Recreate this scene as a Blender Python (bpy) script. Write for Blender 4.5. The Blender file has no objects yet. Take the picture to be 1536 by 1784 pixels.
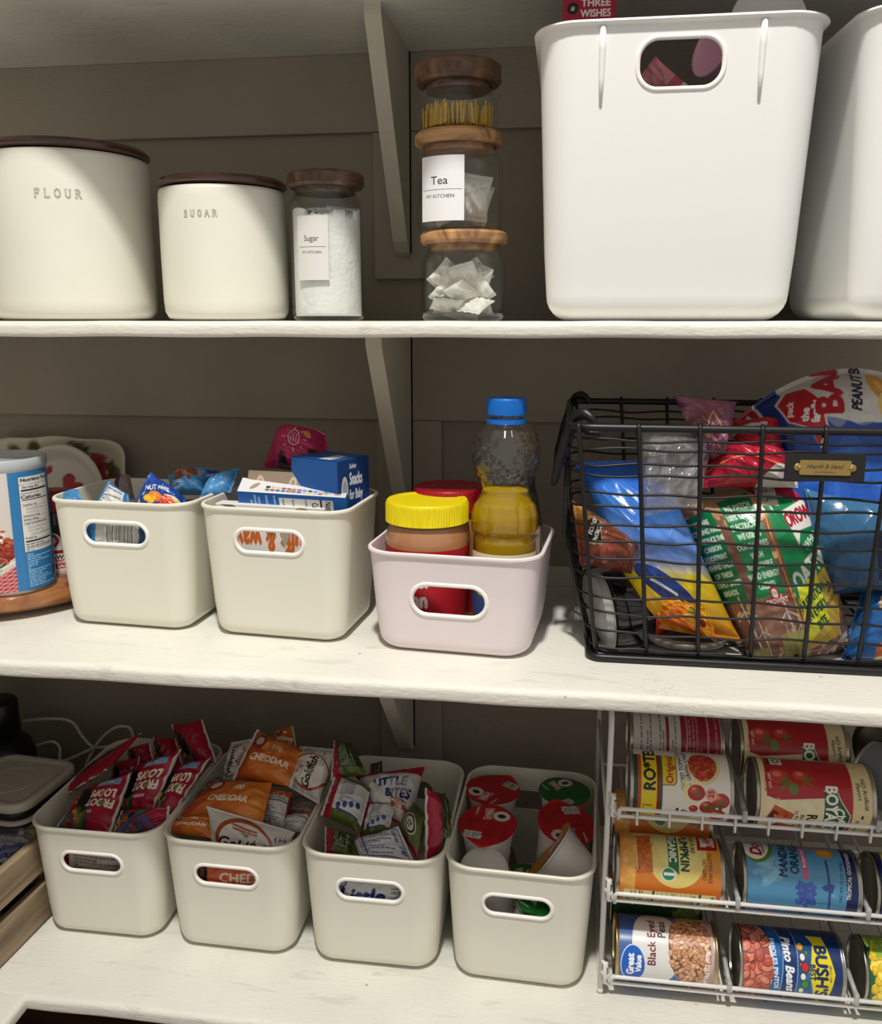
import bpy, math, random
import numpy as np
from math import sin, cos, pi, radians, sqrt, atan2, tan
from mathutils import Vector, Matrix

SC = bpy.context.scene
COL = SC.collection
rng = random.Random(11)
nrg = np.random.default_rng(5)

# ------------------------------------------------------------ camera, world, lights, exposure
F, CX, CY = 1550.0, 768.0, 892.0
PITCH, YAW, EYE = radians(12.2), radians(8.0), 1.5
cam_d = bpy.data.cameras.new('camera'); cam = bpy.data.objects.new('camera', cam_d); COL.objects.link(cam)
cam_d.sensor_fit = 'HORIZONTAL'; cam_d.sensor_width = 36.0; cam_d.lens = F * 36.0 / 1536.0
cam_d.clip_start = 0.01
cam.location = (0, 0, EYE); cam.rotation_euler = (pi / 2 - PITCH, 0, YAW)
SC.camera = cam

world = bpy.data.worlds.new('world'); SC.world = world; world.use_nodes = True
bgn = world.node_tree.nodes['Background']; bgn.inputs[0].default_value = (1.0, 0.955, 0.89, 1); bgn.inputs[1].default_value = 0.30

def area_lamp(name, loc, size, power, color, target):
    d = bpy.data.lights.new(name, 'AREA'); d.shape = 'DISK'; d.size = size; d.energy = power; d.color = color
    o = bpy.data.objects.new(name, d); COL.objects.link(o); o.location = loc
    o.rotation_euler = (Vector(target) - Vector(loc)).to_track_quat('-Z', 'Y').to_euler()
    return o
area_lamp('ceiling_light', (-0.05, -0.17, 3.6), 0.15, 40.0, (1.0, 0.965, 0.90), (0, 0.8, 1.1))

SC.view_settings.view_transform = 'Standard'; SC.view_settings.look = 'None'
SC.view_settings.gamma = 1.0; SC.view_settings.use_curve_mapping = False
SC.view_settings.exposure = 0.78
SC.cycles.use_denoising = True
SC.cycles.max_bounces = 8; SC.cycles.transparent_max_bounces = 24; SC.cycles.transmission_bounces = 8
SC.cycles.sample_clamp_indirect = 4.0

def W(px, py, Y=None, z=None, x=None):
    """a point of the photo, taken at a known depth Y, height z or sideways place x"""
    f0 = Vector((-sin(YAW) * cos(PITCH), cos(YAW) * cos(PITCH), -sin(PITCH)))
    rt = Vector((cos(YAW), sin(YAW), 0)); up = rt.cross(f0)
    d = rt * ((px - CX) / F) + up * ((CY - py) / F) + f0
    if Y is not None: t = Y / d.y
    elif z is not None: t = (z - EYE) / d.z
    else: t = x / d.x
    return Vector((0, 0, EYE)) + d * t

# ------------------------------------------------------------ colours and materials
def lin(c):
    c = np.asarray(c, dtype=np.float64) / 255.0
    return np.where(c <= 0.04045, c / 12.92, ((c + 0.055) / 1.055) ** 2.4)
def rgba(c): 
    l = lin(c); return (float(l[0]), float(l[1]), float(l[2]), 1.0)

MATS = {}
def mat(name, color=(200, 200, 200), rough=0.5, metal=0.0, spec=0.5, attr=False, bump=0.0, bscale=60.0, trans=0.0, ior=1.45,
        var=0.0, vscale=8.0, coat=0.0, alpha=1.0, sss=0.0):
    if name in MATS: return MATS[name]
    m = bpy.data.materials.new(name); m.use_nodes = True; nt = m.node_tree; N = nt.nodes; L = nt.links
    b = N['Principled BSDF']
    b.inputs['Roughness'].default_value = rough; b.inputs['Metallic'].default_value = metal
    b.inputs['Specular IOR Level'].default_value = spec; b.inputs['IOR'].default_value = ior
    b.inputs['Transmission Weight'].default_value = trans; b.inputs['Coat Weight'].default_value = coat
    b.inputs['Alpha'].default_value = alpha
    if sss: b.inputs['Subsurface Weight'].default_value = sss; b.inputs['Subsurface Radius'].default_value = (.02, .015, .01); b.inputs['Subsurface Scale'].default_value = 0.3
    if attr:
        a = N.new('ShaderNodeVertexColor'); a.layer_name = 'Col'; src = a.outputs['Color']
    else:
        r = N.new('ShaderNodeRGB'); r.outputs[0].default_value = rgba(color); src = r.outputs[0]
    tc = N.new('ShaderNodeTexCoord')
    if var:
        n = N.new('ShaderNodeTexNoise'); n.inputs['Scale'].default_value = vscale; n.inputs['Detail'].default_value = 5
        L.new(tc.outputs['Object'], n.inputs['Vector'])
        mr = N.new('ShaderNodeMapRange'); mr.inputs[1].default_value = 0.3; mr.inputs[2].default_value = 0.7
        mr.inputs[3].default_value = 1 - var; mr.inputs[4].default_value = 1.0
        L.new(n.outputs['Fac'], mr.inputs[0])
        mx = N.new('ShaderNodeVectorMath'); mx.operation = 'SCALE'
        L.new(src, mx.inputs[0]); L.new(mr.outputs[0], mx.inputs['Scale']); src = mx.outputs[0]
    L.new(src, b.inputs['Base Color'])
    if bump:
        n = N.new('ShaderNodeTexNoise'); n.inputs['Scale'].default_value = bscale; n.inputs['Detail'].default_value = 4
        L.new(tc.outputs['Object'], n.inputs['Vector'])
        bp = N.new('ShaderNodeBump'); bp.inputs['Strength'].default_value = bump; bp.inputs['Distance'].default_value = 0.002
        L.new(n.outputs['Fac'], bp.inputs['Height']); L.new(bp.outputs[0], b.inputs['Normal'])
    MATS[name] = m
    return m

def painted_board(name, base, crack, rough=0.55):
    """old white brush paint: mottled, with fine cracks, scuffs and dark specks"""
    m = bpy.data.materials.new(name); m.use_nodes = True; nt = m.node_tree; N = nt.nodes; L = nt.links
    b = N['Principled BSDF']; b.inputs['Roughness'].default_value = rough; b.inputs['Specular IOR Level'].default_value = 0.35
    tc = N.new('ShaderNodeTexCoord')
    def noise(scale, det=4, vec=None, rg=0.5, dist=0.0):
        n = N.new('ShaderNodeTexNoise'); n.inputs['Scale'].default_value = scale; n.inputs['Detail'].default_value = det
        n.inputs['Roughness'].default_value = rg; n.inputs['Distortion'].default_value = dist
        L.new(vec or tc.outputs['Object'], n.inputs['Vector']); return n.outputs['Fac']
    def ramp(src, p0, c0, p1, c1):
        r = N.new('ShaderNodeValToRGB'); r.color_ramp.elements[0].position = p0; r.color_ramp.elements[1].position = p1
        r.color_ramp.elements[0].color = (c0, c0, c0, 1); r.color_ramp.elements[1].color = (c1, c1, c1, 1)
        L.new(src, r.inputs[0]); return r.outputs[0]
    def mult(a, bb, fac=1.0):
        x = N.new('ShaderNodeMix'); x.data_type = 'RGBA'; x.blend_type = 'MULTIPLY'; x.inputs[0].default_value = fac
        L.new(a, x.inputs[6]); L.new(bb, x.inputs[7]); return x.outputs[2]
    rgb = N.new('ShaderNodeRGB'); rgb.outputs[0].default_value = rgba(base); c = rgb.outputs[0]
    c = mult(c, ramp(noise(5, 6), 0.35, 0.90, 0.6, 1.0))
    mp = N.new('ShaderNodeMapping'); mp.inputs['Scale'].default_value = (12, 60, 12); L.new(tc.outputs['Object'], mp.inputs[0])
    c = mult(c, ramp(noise(1.0, 8, mp.outputs[0], 0.65, 0.6), 0.30, 0.80, 0.42, 1.0), crack)
    # specks
    v = N.new('ShaderNodeTexVoronoi'); v.inputs['Scale'].default_value = 26; L.new(tc.outputs['Object'], v.inputs['Vector'])
    sp = ramp(v.outputs['Distance'], 0.035, 0.35, 0.06, 1.0)
    c = mult(c, sp, crack * 0.7)
    # hairline cracks
    v2 = N.new('ShaderNodeTexVoronoi'); v2.feature = 'DISTANCE_TO_EDGE'; v2.inputs['Scale'].default_value = 15
    nz = N.new('ShaderNodeTexNoise'); nz.inputs['Scale'].default_value = 14; nz.inputs['Detail'].default_value = 6; L.new(tc.outputs['Object'], nz.inputs['Vector'])
    vm = N.new('ShaderNodeVectorMath'); vm.operation = 'MULTIPLY_ADD'; vm.inputs[1].default_value = (.18, .18, .18)
    L.new(nz.outputs['Color'], vm.inputs[0]); L.new(tc.outputs['Object'], vm.inputs[2]); L.new(vm.outputs[0], v2.inputs['Vector'])
    hc = ramp(v2.outputs['Distance'], 0.0008, 0.6, 0.007, 1.0)
    msk = ramp(noise(7, 3), 0.56, 0.0, 0.64, 1.0)
    x = N.new('ShaderNodeMix'); x.data_type = 'RGBA'; x.blend_type = 'MULTIPLY'
    mm = N.new('ShaderNodeMath'); mm.operation = 'MULTIPLY'; mm.inputs[1].default_value = crack * 0.8; L.new(msk, mm.inputs[0])
    L.new(mm.outputs[0], x.inputs[0]); L.new(c, x.inputs[6]); L.new(hc, x.inputs[7]); c = x.outputs[2]
    L.new(c, b.inputs['Base Color'])
    bp = N.new('ShaderNodeBump'); bp.inputs['Strength'].default_value = 0.55; bp.inputs['Distance'].default_value = 0.0012
    mp2 = N.new('ShaderNodeMapping'); mp2.inputs['Scale'].default_value = (90, 320, 320); L.new(tc.outputs['Object'], mp2.inputs[0])
    L.new(noise(1.0, 5, mp2.outputs[0]), bp.inputs['Height'])
    bp2 = N.new('ShaderNodeBump'); bp2.inputs['Strength'].default_value = 0.4 * crack; bp2.inputs['Distance'].default_value = 0.002
    L.new(noise(30, 8, None, .7), bp2.inputs['Height']); L.new(bp.outputs[0], bp2.inputs['Normal']); L.new(bp2.outputs[0], b.inputs['Normal'])
    return m

def wood(name, c0, c1, scale=1.0, rough=0.4, axis='X', coat=0.0):
    m = bpy.data.materials.new(name); m.use_nodes = True; nt = m.node_tree; N = nt.nodes; L = nt.links
    b = N['Principled BSDF']; b.inputs['Roughness'].default_value = rough; b.inputs['Coat Weight'].default_value = coat
    tc = N.new('ShaderNodeTexCoord'); mp = N.new('ShaderNodeMapping')
    s = {'X': (6, 60, 60), 'Y': (60, 6, 60), 'Z': (60, 60, 6)}[axis]
    mp.inputs['Scale'].default_value = tuple(k * scale for k in s); L.new(tc.outputs['Object'], mp.inputs[0])
    n = N.new('ShaderNodeTexNoise'); n.inputs['Scale'].default_value = 1.0; n.inputs['Detail'].default_value = 6; n.inputs['Distortion'].default_value = 1.6
    L.new(mp.outputs[0], n.inputs['Vector'])
    r = N.new('ShaderNodeValToRGB'); r.color_ramp.elements[0].position = 0.36; r.color_ramp.elements[1].position = 0.62
    r.color_ramp.elements[0].color = rgba(c0); r.color_ramp.elements[1].color = rgba(c1)
    L.new(n.outputs['Fac'], r.inputs[0]); L.new(r.outputs[0], b.inputs['Base Color'])
    return m

def thin_glass(name, tint=(251, 252, 251), refl=1.0, rough=0.02):
    m = bpy.data.materials.new(name); m.use_nodes = True; nt = m.node_tree; N = nt.nodes; L = nt.links
    N.remove(N['Principled BSDF']); out = N['Material Output']
    t = N.new('ShaderNodeBsdfTransparent'); t.inputs[0].default_value = rgba(tint)
    g = N.new('ShaderNodeBsdfGlossy'); g.inputs['Roughness'].default_value = rough
    fr = N.new('ShaderNodeLayerWeight'); fr.inputs[0].default_value = 0.5
    pw = N.new('ShaderNodeMath'); pw.operation = 'POWER'; pw.inputs[1].default_value = 4.0; L.new(fr.outputs['Facing'], pw.inputs[0])
    mu = N.new('ShaderNodeMath'); mu.operation = 'MULTIPLY_ADD'; mu.inputs[1].default_value = 0.55 * refl; mu.inputs[2].default_value = 0.035 * refl; mu.use_clamp = True; L.new(pw.outputs[0], mu.inputs[0])
    mx = N.new('ShaderNodeMixShader'); L.new(mu.outputs[0], mx.inputs[0]); L.new(t.outputs[0], mx.inputs[1]); L.new(g.outputs[0], mx.inputs[2])
    L.new(mx.outputs[0], out.inputs['Surface'])
    return m

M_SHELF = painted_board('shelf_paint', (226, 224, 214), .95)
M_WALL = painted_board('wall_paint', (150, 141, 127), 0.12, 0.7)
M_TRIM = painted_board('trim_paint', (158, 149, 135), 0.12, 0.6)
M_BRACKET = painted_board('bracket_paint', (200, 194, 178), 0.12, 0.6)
M_FLOOR = wood('dark_floor_wood', (74, 42, 28), (112, 70, 46), 0.3, 0.4)
M_BIN = mat('cream_plastic', (226, 223, 209), 0.42, sss=0.05, bump=0.03, bscale=900)
M_BIN_PINK = mat('pale_pink_plastic', (229, 217, 219), 0.42, sss=0.05, bump=0.03, bscale=900)
M_BIN_WHITE = mat('white_plastic', (232, 232, 230), 0.42, sss=0.05, bump=0.03, bscale=900)
M_RIM = mat('bin_rim_plastic', (240, 238, 232), 0.35)
M_CERAMIC = mat('white_ceramic', (226, 224, 212), 0.38, bump=0.08, bscale=25, var=0.05, vscale=14)
M_DARKWOOD = wood('dark_walnut', (38, 18, 14), (74, 38, 28), 0.7, 0.3, 'X', 0.5)
M_ACACIA = wood('acacia_wood', (96, 64, 44), (156, 112, 78), 0.6, 0.4, 'X')
M_ACACIA2 = wood('pale_acacia_wood', (126, 86, 58), (190, 146, 98), 0.6, 0.4, 'X')
M_GLASS = thin_glass('clear_glass')
M_PRINT = mat('printed_paper', attr=True, rough=0.5)
M_FILM = mat('printed_film', attr=True, rough=0.3, bump=0.25, bscale=70)
M_FILM2 = mat('shiny_film', attr=True, rough=0.22, bump=0.35, bscale=45)
M_STEEL = mat('tin_steel', (176, 172, 162), 0.28, metal=1.0)
M_BLACKWIRE = mat('black_wire', (18, 18, 19), 0.4)
M_WHITEWIRE = mat('white_wire', (222, 220, 216), 0.35)

# ------------------------------------------------------------ canvas: paints a flat design that becomes the surface colours of a fine mesh
_tx = {}
def text_tris(s):
    if s not in _tx:
        cu = bpy.data.curves.new('t', 'FONT'); cu.body = s; cu.resolution_u = 3; cu.size = 1.0
        o = bpy.data.objects.new('t', cu); COL.objects.link(o)
        dg = bpy.context.evaluated_depsgraph_get(); me = bpy.data.meshes.new_from_object(o.evaluated_get(dg))
        me.calc_loop_triangles(); n = len(me.vertices)
        v = np.zeros(n * 3); me.vertices.foreach_get('co', v); v = v.reshape(-1, 3)[:, :2]
        t = np.zeros(len(me.loop_triangles) * 3, dtype=np.int32); me.loop_triangles.foreach_get('vertices', t)
        bpy.data.objects.remove(o); bpy.data.curves.remove(cu); bpy.data.meshes.remove(me)
        _tx[s] = v[t.reshape(-1, 3)] if len(t) else np.zeros((0, 3, 2))
    return _tx[s]

class Cv:
    def __init__(s, w, h, bg=(255, 255, 255), ss=3, down=None):
        w += w % 2; h += h % 2
        s.w, s.h, s.ss, s.down = w, h, ss, down or (2 if ss == 3 else ss)
        s.a = np.zeros((h * ss, w * ss, 3)); s.a[:] = lin(bg)
    def _win(s, x0, y0, x1, y1):
        k = s.ss
        a = max(0, int(x0 * k) - 1); b = min(s.w * k, int(x1 * k) + 2); c = max(0, int(y0 * k) - 1); d = min(s.h * k, int(y1 * k) + 2)
        if a >= b or c >= d: return None
        X, Y = np.meshgrid((np.arange(a, b) + .5) / k, (np.arange(c, d) + .5) / k)
        return slice(c, d), slice(a, b), X, Y
    def _put(s, sl, m, col, al=1.0):
        if m.any():
            r = s.a[sl[0], sl[1]]; r[m] = r[m] * (1 - al) + lin(col) * al
    def rect(s, x0, y0, x1, y1, col, al=1.0):
        w = s._win(x0, y0, x1, y1)
        if w: s._put(w, (w[2] >= x0) & (w[2] < x1) & (w[3] >= y0) & (w[3] < y1), col, al)
        return s
    def ell(s, cx, cy, rx, ry, col, rot=0, al=1.0):
        R = max(rx, ry); w = s._win(cx - R, cy - R, cx + R, cy + R)
        if w:
            c, n = cos(radians(rot)), sin(radians(rot)); X = w[2] - cx; Y = w[3] - cy
            s._put(w, ((X * c + Y * n) / rx) ** 2 + ((Y * c - X * n) / ry) ** 2 <= 1, col, al)
        return s
    def poly(s, pts, col, al=1.0):
        p = np.array(pts, float); w = s._win(p[:, 0].min(), p[:, 1].min(), p[:, 0].max(), p[:, 1].max())
        if w:
            m = np.zeros(w[2].shape, bool)
            for i in range(len(p)):
                (x0, y0), (x1, y1) = p[i], p[i - 1]
                if y0 == y1: continue
                m ^= ((y0 > w[3]) != (y1 > w[3])) & (w[2] < (x1 - x0) * (w[3] - y0) / (y1 - y0) + x0)
            s._put(w, m, col, al)
        return s
    def line(s, pts, wd, col, al=1.0):
        for (x0, y0), (x1, y1) in zip(pts[:-1], pts[1:]):
            w = s._win(min(x0, x1) - wd, min(y0, y1) - wd, max(x0, x1) + wd, max(y0, y1) + wd)
            if not w: continue
            dx, dy = x1 - x0, y1 - y0; q = dx * dx + dy * dy + 1e-9
            t = np.clip(((w[2] - x0) * dx + (w[3] - y0) * dy) / q, 0, 1)
            s._put(w, np.hypot(w[2] - x0 - t * dx, w[3] - y0 - t * dy) <= wd / 2, col, al)
        return s
    def text(s, txt, cx, cy, size, col, rot=0, sx=1.0, bold=0.0, shear=0.0, al=1.0):
        """size = cap height in canvas units; bold thickens the strokes"""
        T = text_tris(txt)
        if not len(T): return s
        bold *= .72; k = size / 0.7; P = T.copy(); mnx, mxx = P[..., 0].min(), P[..., 0].max()
        P[..., 0] = (P[..., 0] - (mnx + mxx) / 2); P[..., 1] -= 0.35
        P[..., 0] += P[..., 1] * shear; P[..., 0] *= k * sx; P[..., 1] *= k
        c, n = cos(radians(rot)), sin(radians(rot))
        for ox, oy in (((0, 0),) if not bold else ((0, 0), (bold, 0), (-bold, 0), (0, bold), (0, -bold))):
            Q = np.stack([(P[..., 0] + ox) * c - (P[..., 1] + oy) * n + cx, (P[..., 0] + ox) * n + (P[..., 1] + oy) * c + cy], -1)
            for t in Q:
                w = s._win(t[:, 0].min(), t[:, 1].min(), t[:, 0].max(), t[:, 1].max())
                if not w: continue
                (ax, ay), (bx, by), (dx, dy) = t; X, Y = w[2], w[3]
                e0 = (bx - ax) * (Y - ay) - (by - ay) * (X - ax); e1 = (dx - bx) * (Y - by) - (dy - by) * (X - bx); e2 = (ax - dx) * (Y - dy) - (ay - dy) * (X - dx)
                s._put(w, ((e0 >= 0) & (e1 >= 0) & (e2 >= 0)) | ((e0 <= 0) & (e1 <= 0) & (e2 <= 0)), col, al)
        return s
    def fine(s, x0, y0, x1, y1, n, col, rot90=False, al=0.8, fill=0.85):
        """rows of print too small to read"""
        for i in range(n):
            t = (i + .5) / n; p = 0.0
            while p < 1:
                q = min(1, p + rng.uniform(.03, .14))
                if rot90:
                    x = x0 + (x1 - x0) * t; h = (x1 - x0) / n * .27; s.rect(x - h, y0 + (y1 - y0) * p, x + h, y0 + (y1 - y0) * q, col, al)
                else:
                    y = y0 + (y1 - y0) * t; h = (y1 - y0) / n * .27; s.rect(x0 + (x1 - x0) * p, y - h, x0 + (x1 - x0) * q, y + h, col, al)
                p = q + rng.uniform(.012, .03)
                if rng.random() > fill: break
        return s
    def bars(s, x0, y0, x1, y1, vert=True):
        s.rect(x0, y0, x1, y1, (225, 222, 216)); p = 0.04
        while p < .95:
            q = p + rng.choice((.012, .02, .035))
            if vert: s.rect(x0 + (x1 - x0) * p, y0 + (y1 - y0) * .08, x0 + (x1 - x0) * q, y1 - (y1 - y0) * .08, (25, 25, 30))
            else: s.rect(x0 + (x1 - x0) * .08, y0 + (y1 - y0) * p, x1 - (x1 - x0) * .08, y0 + (y1 - y0) * q, (25, 25, 30))
            p = q + rng.choice((.014, .022, .03))
        return s
    def blobs(s, n, x0, y0, x1, y1, r0, r1, cols, asp=1.6, inside=None, edge=None, al=1.0):
        for _ in range(n):
            x, y = rng.uniform(x0, x1), rng.uniform(y0, y1)
            if inside and not inside(x, y): continue
            r = rng.uniform(r0, r1); a = rng.uniform(0, 180); c = rng.choice(cols)
            if edge: s.ell(x, y - r * .12, r * asp * 1.12, r * 1.15, edge, a, al)
            s.ell(x, y, r * asp, r, c, a, al)
            s.ell(x - r * .2, y + r * .25, r * asp * .4, r * .3, tuple(min(255, int(k * 1.18 + 12)) for k in c), a, al * .6)
        return s
    def grad(s, x0, y0, x1, y1, c0, c1, horiz=True):
        w = s._win(x0, y0, x1, y1)
        if w:
            m = (w[2] >= x0) & (w[2] < x1) & (w[3] >= y0) & (w[3] < y1)
            t = ((w[2] - x0) / (x1 - x0) if horiz else (w[3] - y0) / (y1 - y0))[..., None]
            r = s.a[w[0], w[1]]; v = lin(c0) * (1 - t) + lin(c1) * t; r[m] = v[m]
        return s
    def out(s):
        k = s.down; return s.a.reshape(s.h * s.ss // k, k, s.w * s.ss // k, k, 3).mean((1, 3))

def sample(img, U, V):
    h, w = img.shape[:2]; x = np.clip(U * w - .5, 0, w - 1.001); y = np.clip(V * h - .5, 0, h - 1.001)
    i = x.astype(int); j = y.astype(int); fx = (x - i)[..., None]; fy = (y - j)[..., None]
    i1 = np.minimum(i + 1, w - 1); j1 = np.minimum(j + 1, h - 1)
    return (img[j, i] * (1 - fx) + img[j, i1] * fx) * (1 - fy) + (img[j1, i] * (1 - fx) + img[j1, i1] * fx) * fy

# ------------------------------------------------------------ mesh builder
class MB:
    def __init__(s): s.V = []; s.Fi = []; s.Fn = []; s.C = []; s.n = 0
    def add(s, V, faces, col=(200, 200, 200), linear=None):
        V = np.asarray(V, float).reshape(-1, 3); k = len(V)
        if isinstance(faces, np.ndarray): s.Fi.append(faces.reshape(-1) + s.n); s.Fn.append(np.full(len(faces), faces.shape[1]))
        else:
            s.Fi.append(np.array([i for f in faces for i in f], dtype=int) + s.n); s.Fn.append(np.array([len(f) for f in faces]))
        s.C.append(np.asarray(linear, float).reshape(-1, 3) if linear is not None else np.tile(lin(col), (k, 1)))
        s.V.append(V); s.n += k; return s
    def grid(s, P, col=(200, 200, 200), linear=None, wu=False, flip=False, wv=False):
        """P[rows, cols, 3]; wu closes the columns, wv the rows"""
        h, w = P.shape[:2]; I = np.arange(h * w).reshape(h, w)
        if wu: I = np.concatenate([I, I[:, :1]], 1)
        if wv: I = np.concatenate([I, I[:1]], 0)
        f = np.stack([I[:-1, :-1], I[:-1, 1:], I[1:, 1:], I[1:, :-1]], -1).reshape(-1, 4)
        if flip: f = f[:, ::-1].copy()
        return s.add(P, f, col, linear)
    def lathe(s, prof, seg=48, col=(200, 200, 200), c=(0, 0, 0), wob=None):
        pr = np.array(prof, float); th = np.linspace(0, 2 * pi, seg, endpoint=False)
        r = pr[:, 0][:, None] * np.ones(seg); 
        if wob is not None: r = r * wob(th[None, :], pr[:, 1][:, None])
        P = np.stack([r * np.cos(th) + c[0], r * np.sin(th) + c[1], pr[:, 1][:, None] * np.ones(seg) + c[2]], -1)
        return s.grid(P, col, wu=True)
    def box(s, x0, y0, z0, x1, y1, z1, col=(200, 200, 200), M=None, bev=0.0):
        if bev:
            b = bev; cs = []
            lv = [(z0, b), (z0 + b * .3, b * .3), (z0 + b, 0), (z1 - b, 0), (z1 - b * .3, b * .3), (z1, b)]
            loops = []
            for z, i in lv:
                loops.append([(x + i * (1 if x == x0 else -1) * 1.0, y + i * (1 if y == y0 else -1), z) for x, y in ((x0, y0), (x1, y0), (x1, y1), (x0, y1))])
            loops2 = []
            for lp in loops:
                q = []
                for k in range(4):
                    p, nx, pv = np.array(lp[k]), np.array(lp[(k + 1) % 4]), np.array(lp[k - 1])
                    q += [p + (pv - p) / (np.linalg.norm(pv - p) + 1e-9) * b, p + (pv - p) / (np.linalg.norm(pv - p) + 1e-9) * b * .3 + (nx - p) / (np.linalg.norm(nx - p) + 1e-9) * b * .3, p + (nx - p) / (np.linalg.norm(nx - p) + 1e-9) * b]
                loops2.append(q)
            P = np.array(loops2)
            if M is not None: P = tr(P, M)
            n0 = s.n; s.grid(P, col, wu=True); k = P.shape[1]
            s.Fi.append(np.array(list(range(k - 1, -1, -1)) + list(range(5 * k, 6 * k))) + n0); s.Fn.append(np.array([k, k]))
            return s
        V = np.array([(x, y, z) for z in (z0, z1) for y in (y0, y1) for x in (x0, x1)], float)
        if M is not None: V = tr(V, M)
        return s.add(V, np.array([(0, 2, 3, 1), (4, 5, 7, 6), (0, 1, 5, 4), (2, 6, 7, 3), (0, 4, 6, 2), (1, 3, 7, 5)]), col)
    def tube(s, pts, r, seg=8, closed=False, col=(200, 200, 200), caps=True):
        p = np.array(pts, float); n = len(p); rr = np.broadcast_to(np.asarray(r, float), (n,))
        if closed: t = np.roll(p, -1, 0) - np.roll(p, 1, 0)
        else:
            t = np.gradient(p, axis=0)
        t /= np.linalg.norm(t, axis=1)[:, None] + 1e-12
        up = np.array([0, 0, 1.0]) if abs(t[0][2]) < .9 else np.array([1.0, 0, 0])
        N = np.zeros((n, 3)); a = up - t[0] * up.dot(t[0]); N[0] = a / np.linalg.norm(a)
        for i in range(1, n):
            a = N[i - 1] - t[i] * N[i - 1].dot(t[i]); N[i] = a / (np.linalg.norm(a) + 1e-12)
        B = np.cross(t, N); th = np.linspace(0, 2 * pi, seg, endpoint=False)
        P = p[:, None] + rr[:, None, None] * (N[:, None] * np.cos(th)[:, None] + B[:, None] * np.sin(th)[:, None])
        n0 = s.n; s.grid(P, col, wu=True, wv=closed)
        if not closed and caps:
            s.Fi.append(np.array(list(range(seg - 1, -1, -1)) + list(range((n - 1) * seg, n * seg))) + n0); s.Fn.append(np.array([seg, seg]))
        return s
    def ball(s, c, r, col=(200, 200, 200), nu=16, nv=10):
        r = np.broadcast_to(np.asarray(r, float), (3,))
        ph = np.linspace(-pi / 2 + .02, pi / 2 - .02, nv); th = np.linspace(0, 2 * pi, nu, endpoint=False)
        P = np.stack([np.cos(ph)[:, None] * np.cos(th) * r[0] + c[0], np.cos(ph)[:, None] * np.sin(th) * r[1] + c[1], np.sin(ph)[:, None] * np.ones(nu) * r[2] + c[2]], -1)
        return s.grid(P, col, wu=True)
    def mesh(s, name, m, smooth=True, attr=True, sharp=None):
        me = bpy.data.meshes.new(name); V = np.concatenate(s.V); Fi = np.concatenate(s.Fi).astype(np.int32); Fn = np.concatenate(s.Fn).astype(np.int32)
        me.vertices.add(len(V)); me.vertices.foreach_set('co', V.reshape(-1).astype(np.float32))
        me.loops.add(len(Fi)); me.loops.foreach_set('vertex_index', Fi)
        me.polygons.add(len(Fn)); me.polygons.foreach_set('loop_start', np.concatenate([[0], np.cumsum(Fn)[:-1]]).astype(np.int32))
        me.polygons.foreach_set('use_smooth', np.full(len(Fn), smooth))
        me.update(calc_edges=True)
        if attr:
            C = np.concatenate(s.C); a = me.color_attributes.new('Col', 'FLOAT_COLOR', 'POINT')
            a.data.foreach_set('color', np.concatenate([C, np.ones((len(C), 1))], 1).reshape(-1).astype(np.float32))
        if sharp: me.set_sharp_from_angle(angle=radians(sharp))
        if m is not None: me.materials.append(m)
        return me
    def obj(s, name, m, parent=None, smooth=True, attr=None, sharp=None, label=None):
        me = s.mesh(name, m, smooth, attr if attr is not None else True, sharp)
        o = bpy.data.objects.new(name, me); COL.objects.link(o)
        if parent is not None: o.parent = parent
        if label: o['label'] = label
        return o

def tr(P, M):
    P = np.asarray(P, float); A = np.array(M.to_3x3()) if isinstance(M, Matrix) else M[0]; t = np.array(M.translation) if isinstance(M, Matrix) else M[1]
    return P @ A.T + t

def thing(name, label, cat, loc=(0, 0, 0), rot=(0, 0, 0), group=None):
    o = bpy.data.objects.new(name, None); COL.objects.link(o); o.empty_display_size = 0.02
    o.location = loc; o.rotation_euler = rot; o['label'] = label; o['category'] = cat
    if group: o['group'] = group
    return o
def tag(o, label, cat, group=None):
    o['label'] = label; o['category'] = cat
    if group: o['group'] = group
    return o
def structure(o, label=None):
    o['kind'] = 'structure'
    if label: o['label'] = label
    return o
def dup(root, loc=None, rot=None, label=None, group=None):
    r = root.copy(); COL.objects.link(r)
    if loc is not None: r.location = loc
    if rot is not None: r.rotation_euler = rot
    if label: r['label'] = label
    if group: r['group'] = group
    for ch in list(root.children):
        c = ch.copy(); COL.objects.link(c); c.parent = r
        for g in list(ch.children):
            d = g.copy(); COL.objects.link(d); d.parent = c
    return r

# ------------------------------------------------------------ the pantry: walls, battens, shelves with brackets
YW = 1.24; Z_MID, Z_BOT, Z_TOP, Z_OVER = 1.155, 0.75, 1.4985, 1.838
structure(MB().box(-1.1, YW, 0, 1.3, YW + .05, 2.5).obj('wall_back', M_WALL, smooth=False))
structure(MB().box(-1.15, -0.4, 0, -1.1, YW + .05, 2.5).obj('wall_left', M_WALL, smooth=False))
structure(MB().box(-1.15, -0.6, -.03, 1.4, YW + .05, 0).obj('floor', M_FLOOR, smooth=False))
def batten(n, x0, z0, x1, z1, d=0.012):
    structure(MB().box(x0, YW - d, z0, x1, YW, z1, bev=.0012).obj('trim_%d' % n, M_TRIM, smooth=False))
batten(1, -1.1, 1.742, 1.3, Z_OVER)              # horizontal rails under each shelf
batten(2, -1.1, 1.362, 1.3, Z_TOP - .018)
batten(3, -1.1, 1.02, 1.3, Z_MID - .018)
batten(4, -.264, 1.554, -.172, 1.7415, .0115)     # upright battens behind the brackets
batten(5, -.264, 1.157, -.172, 1.3615, .0115)
batten(6, -.264, .752, -.172, 1.0195, .0115)

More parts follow.
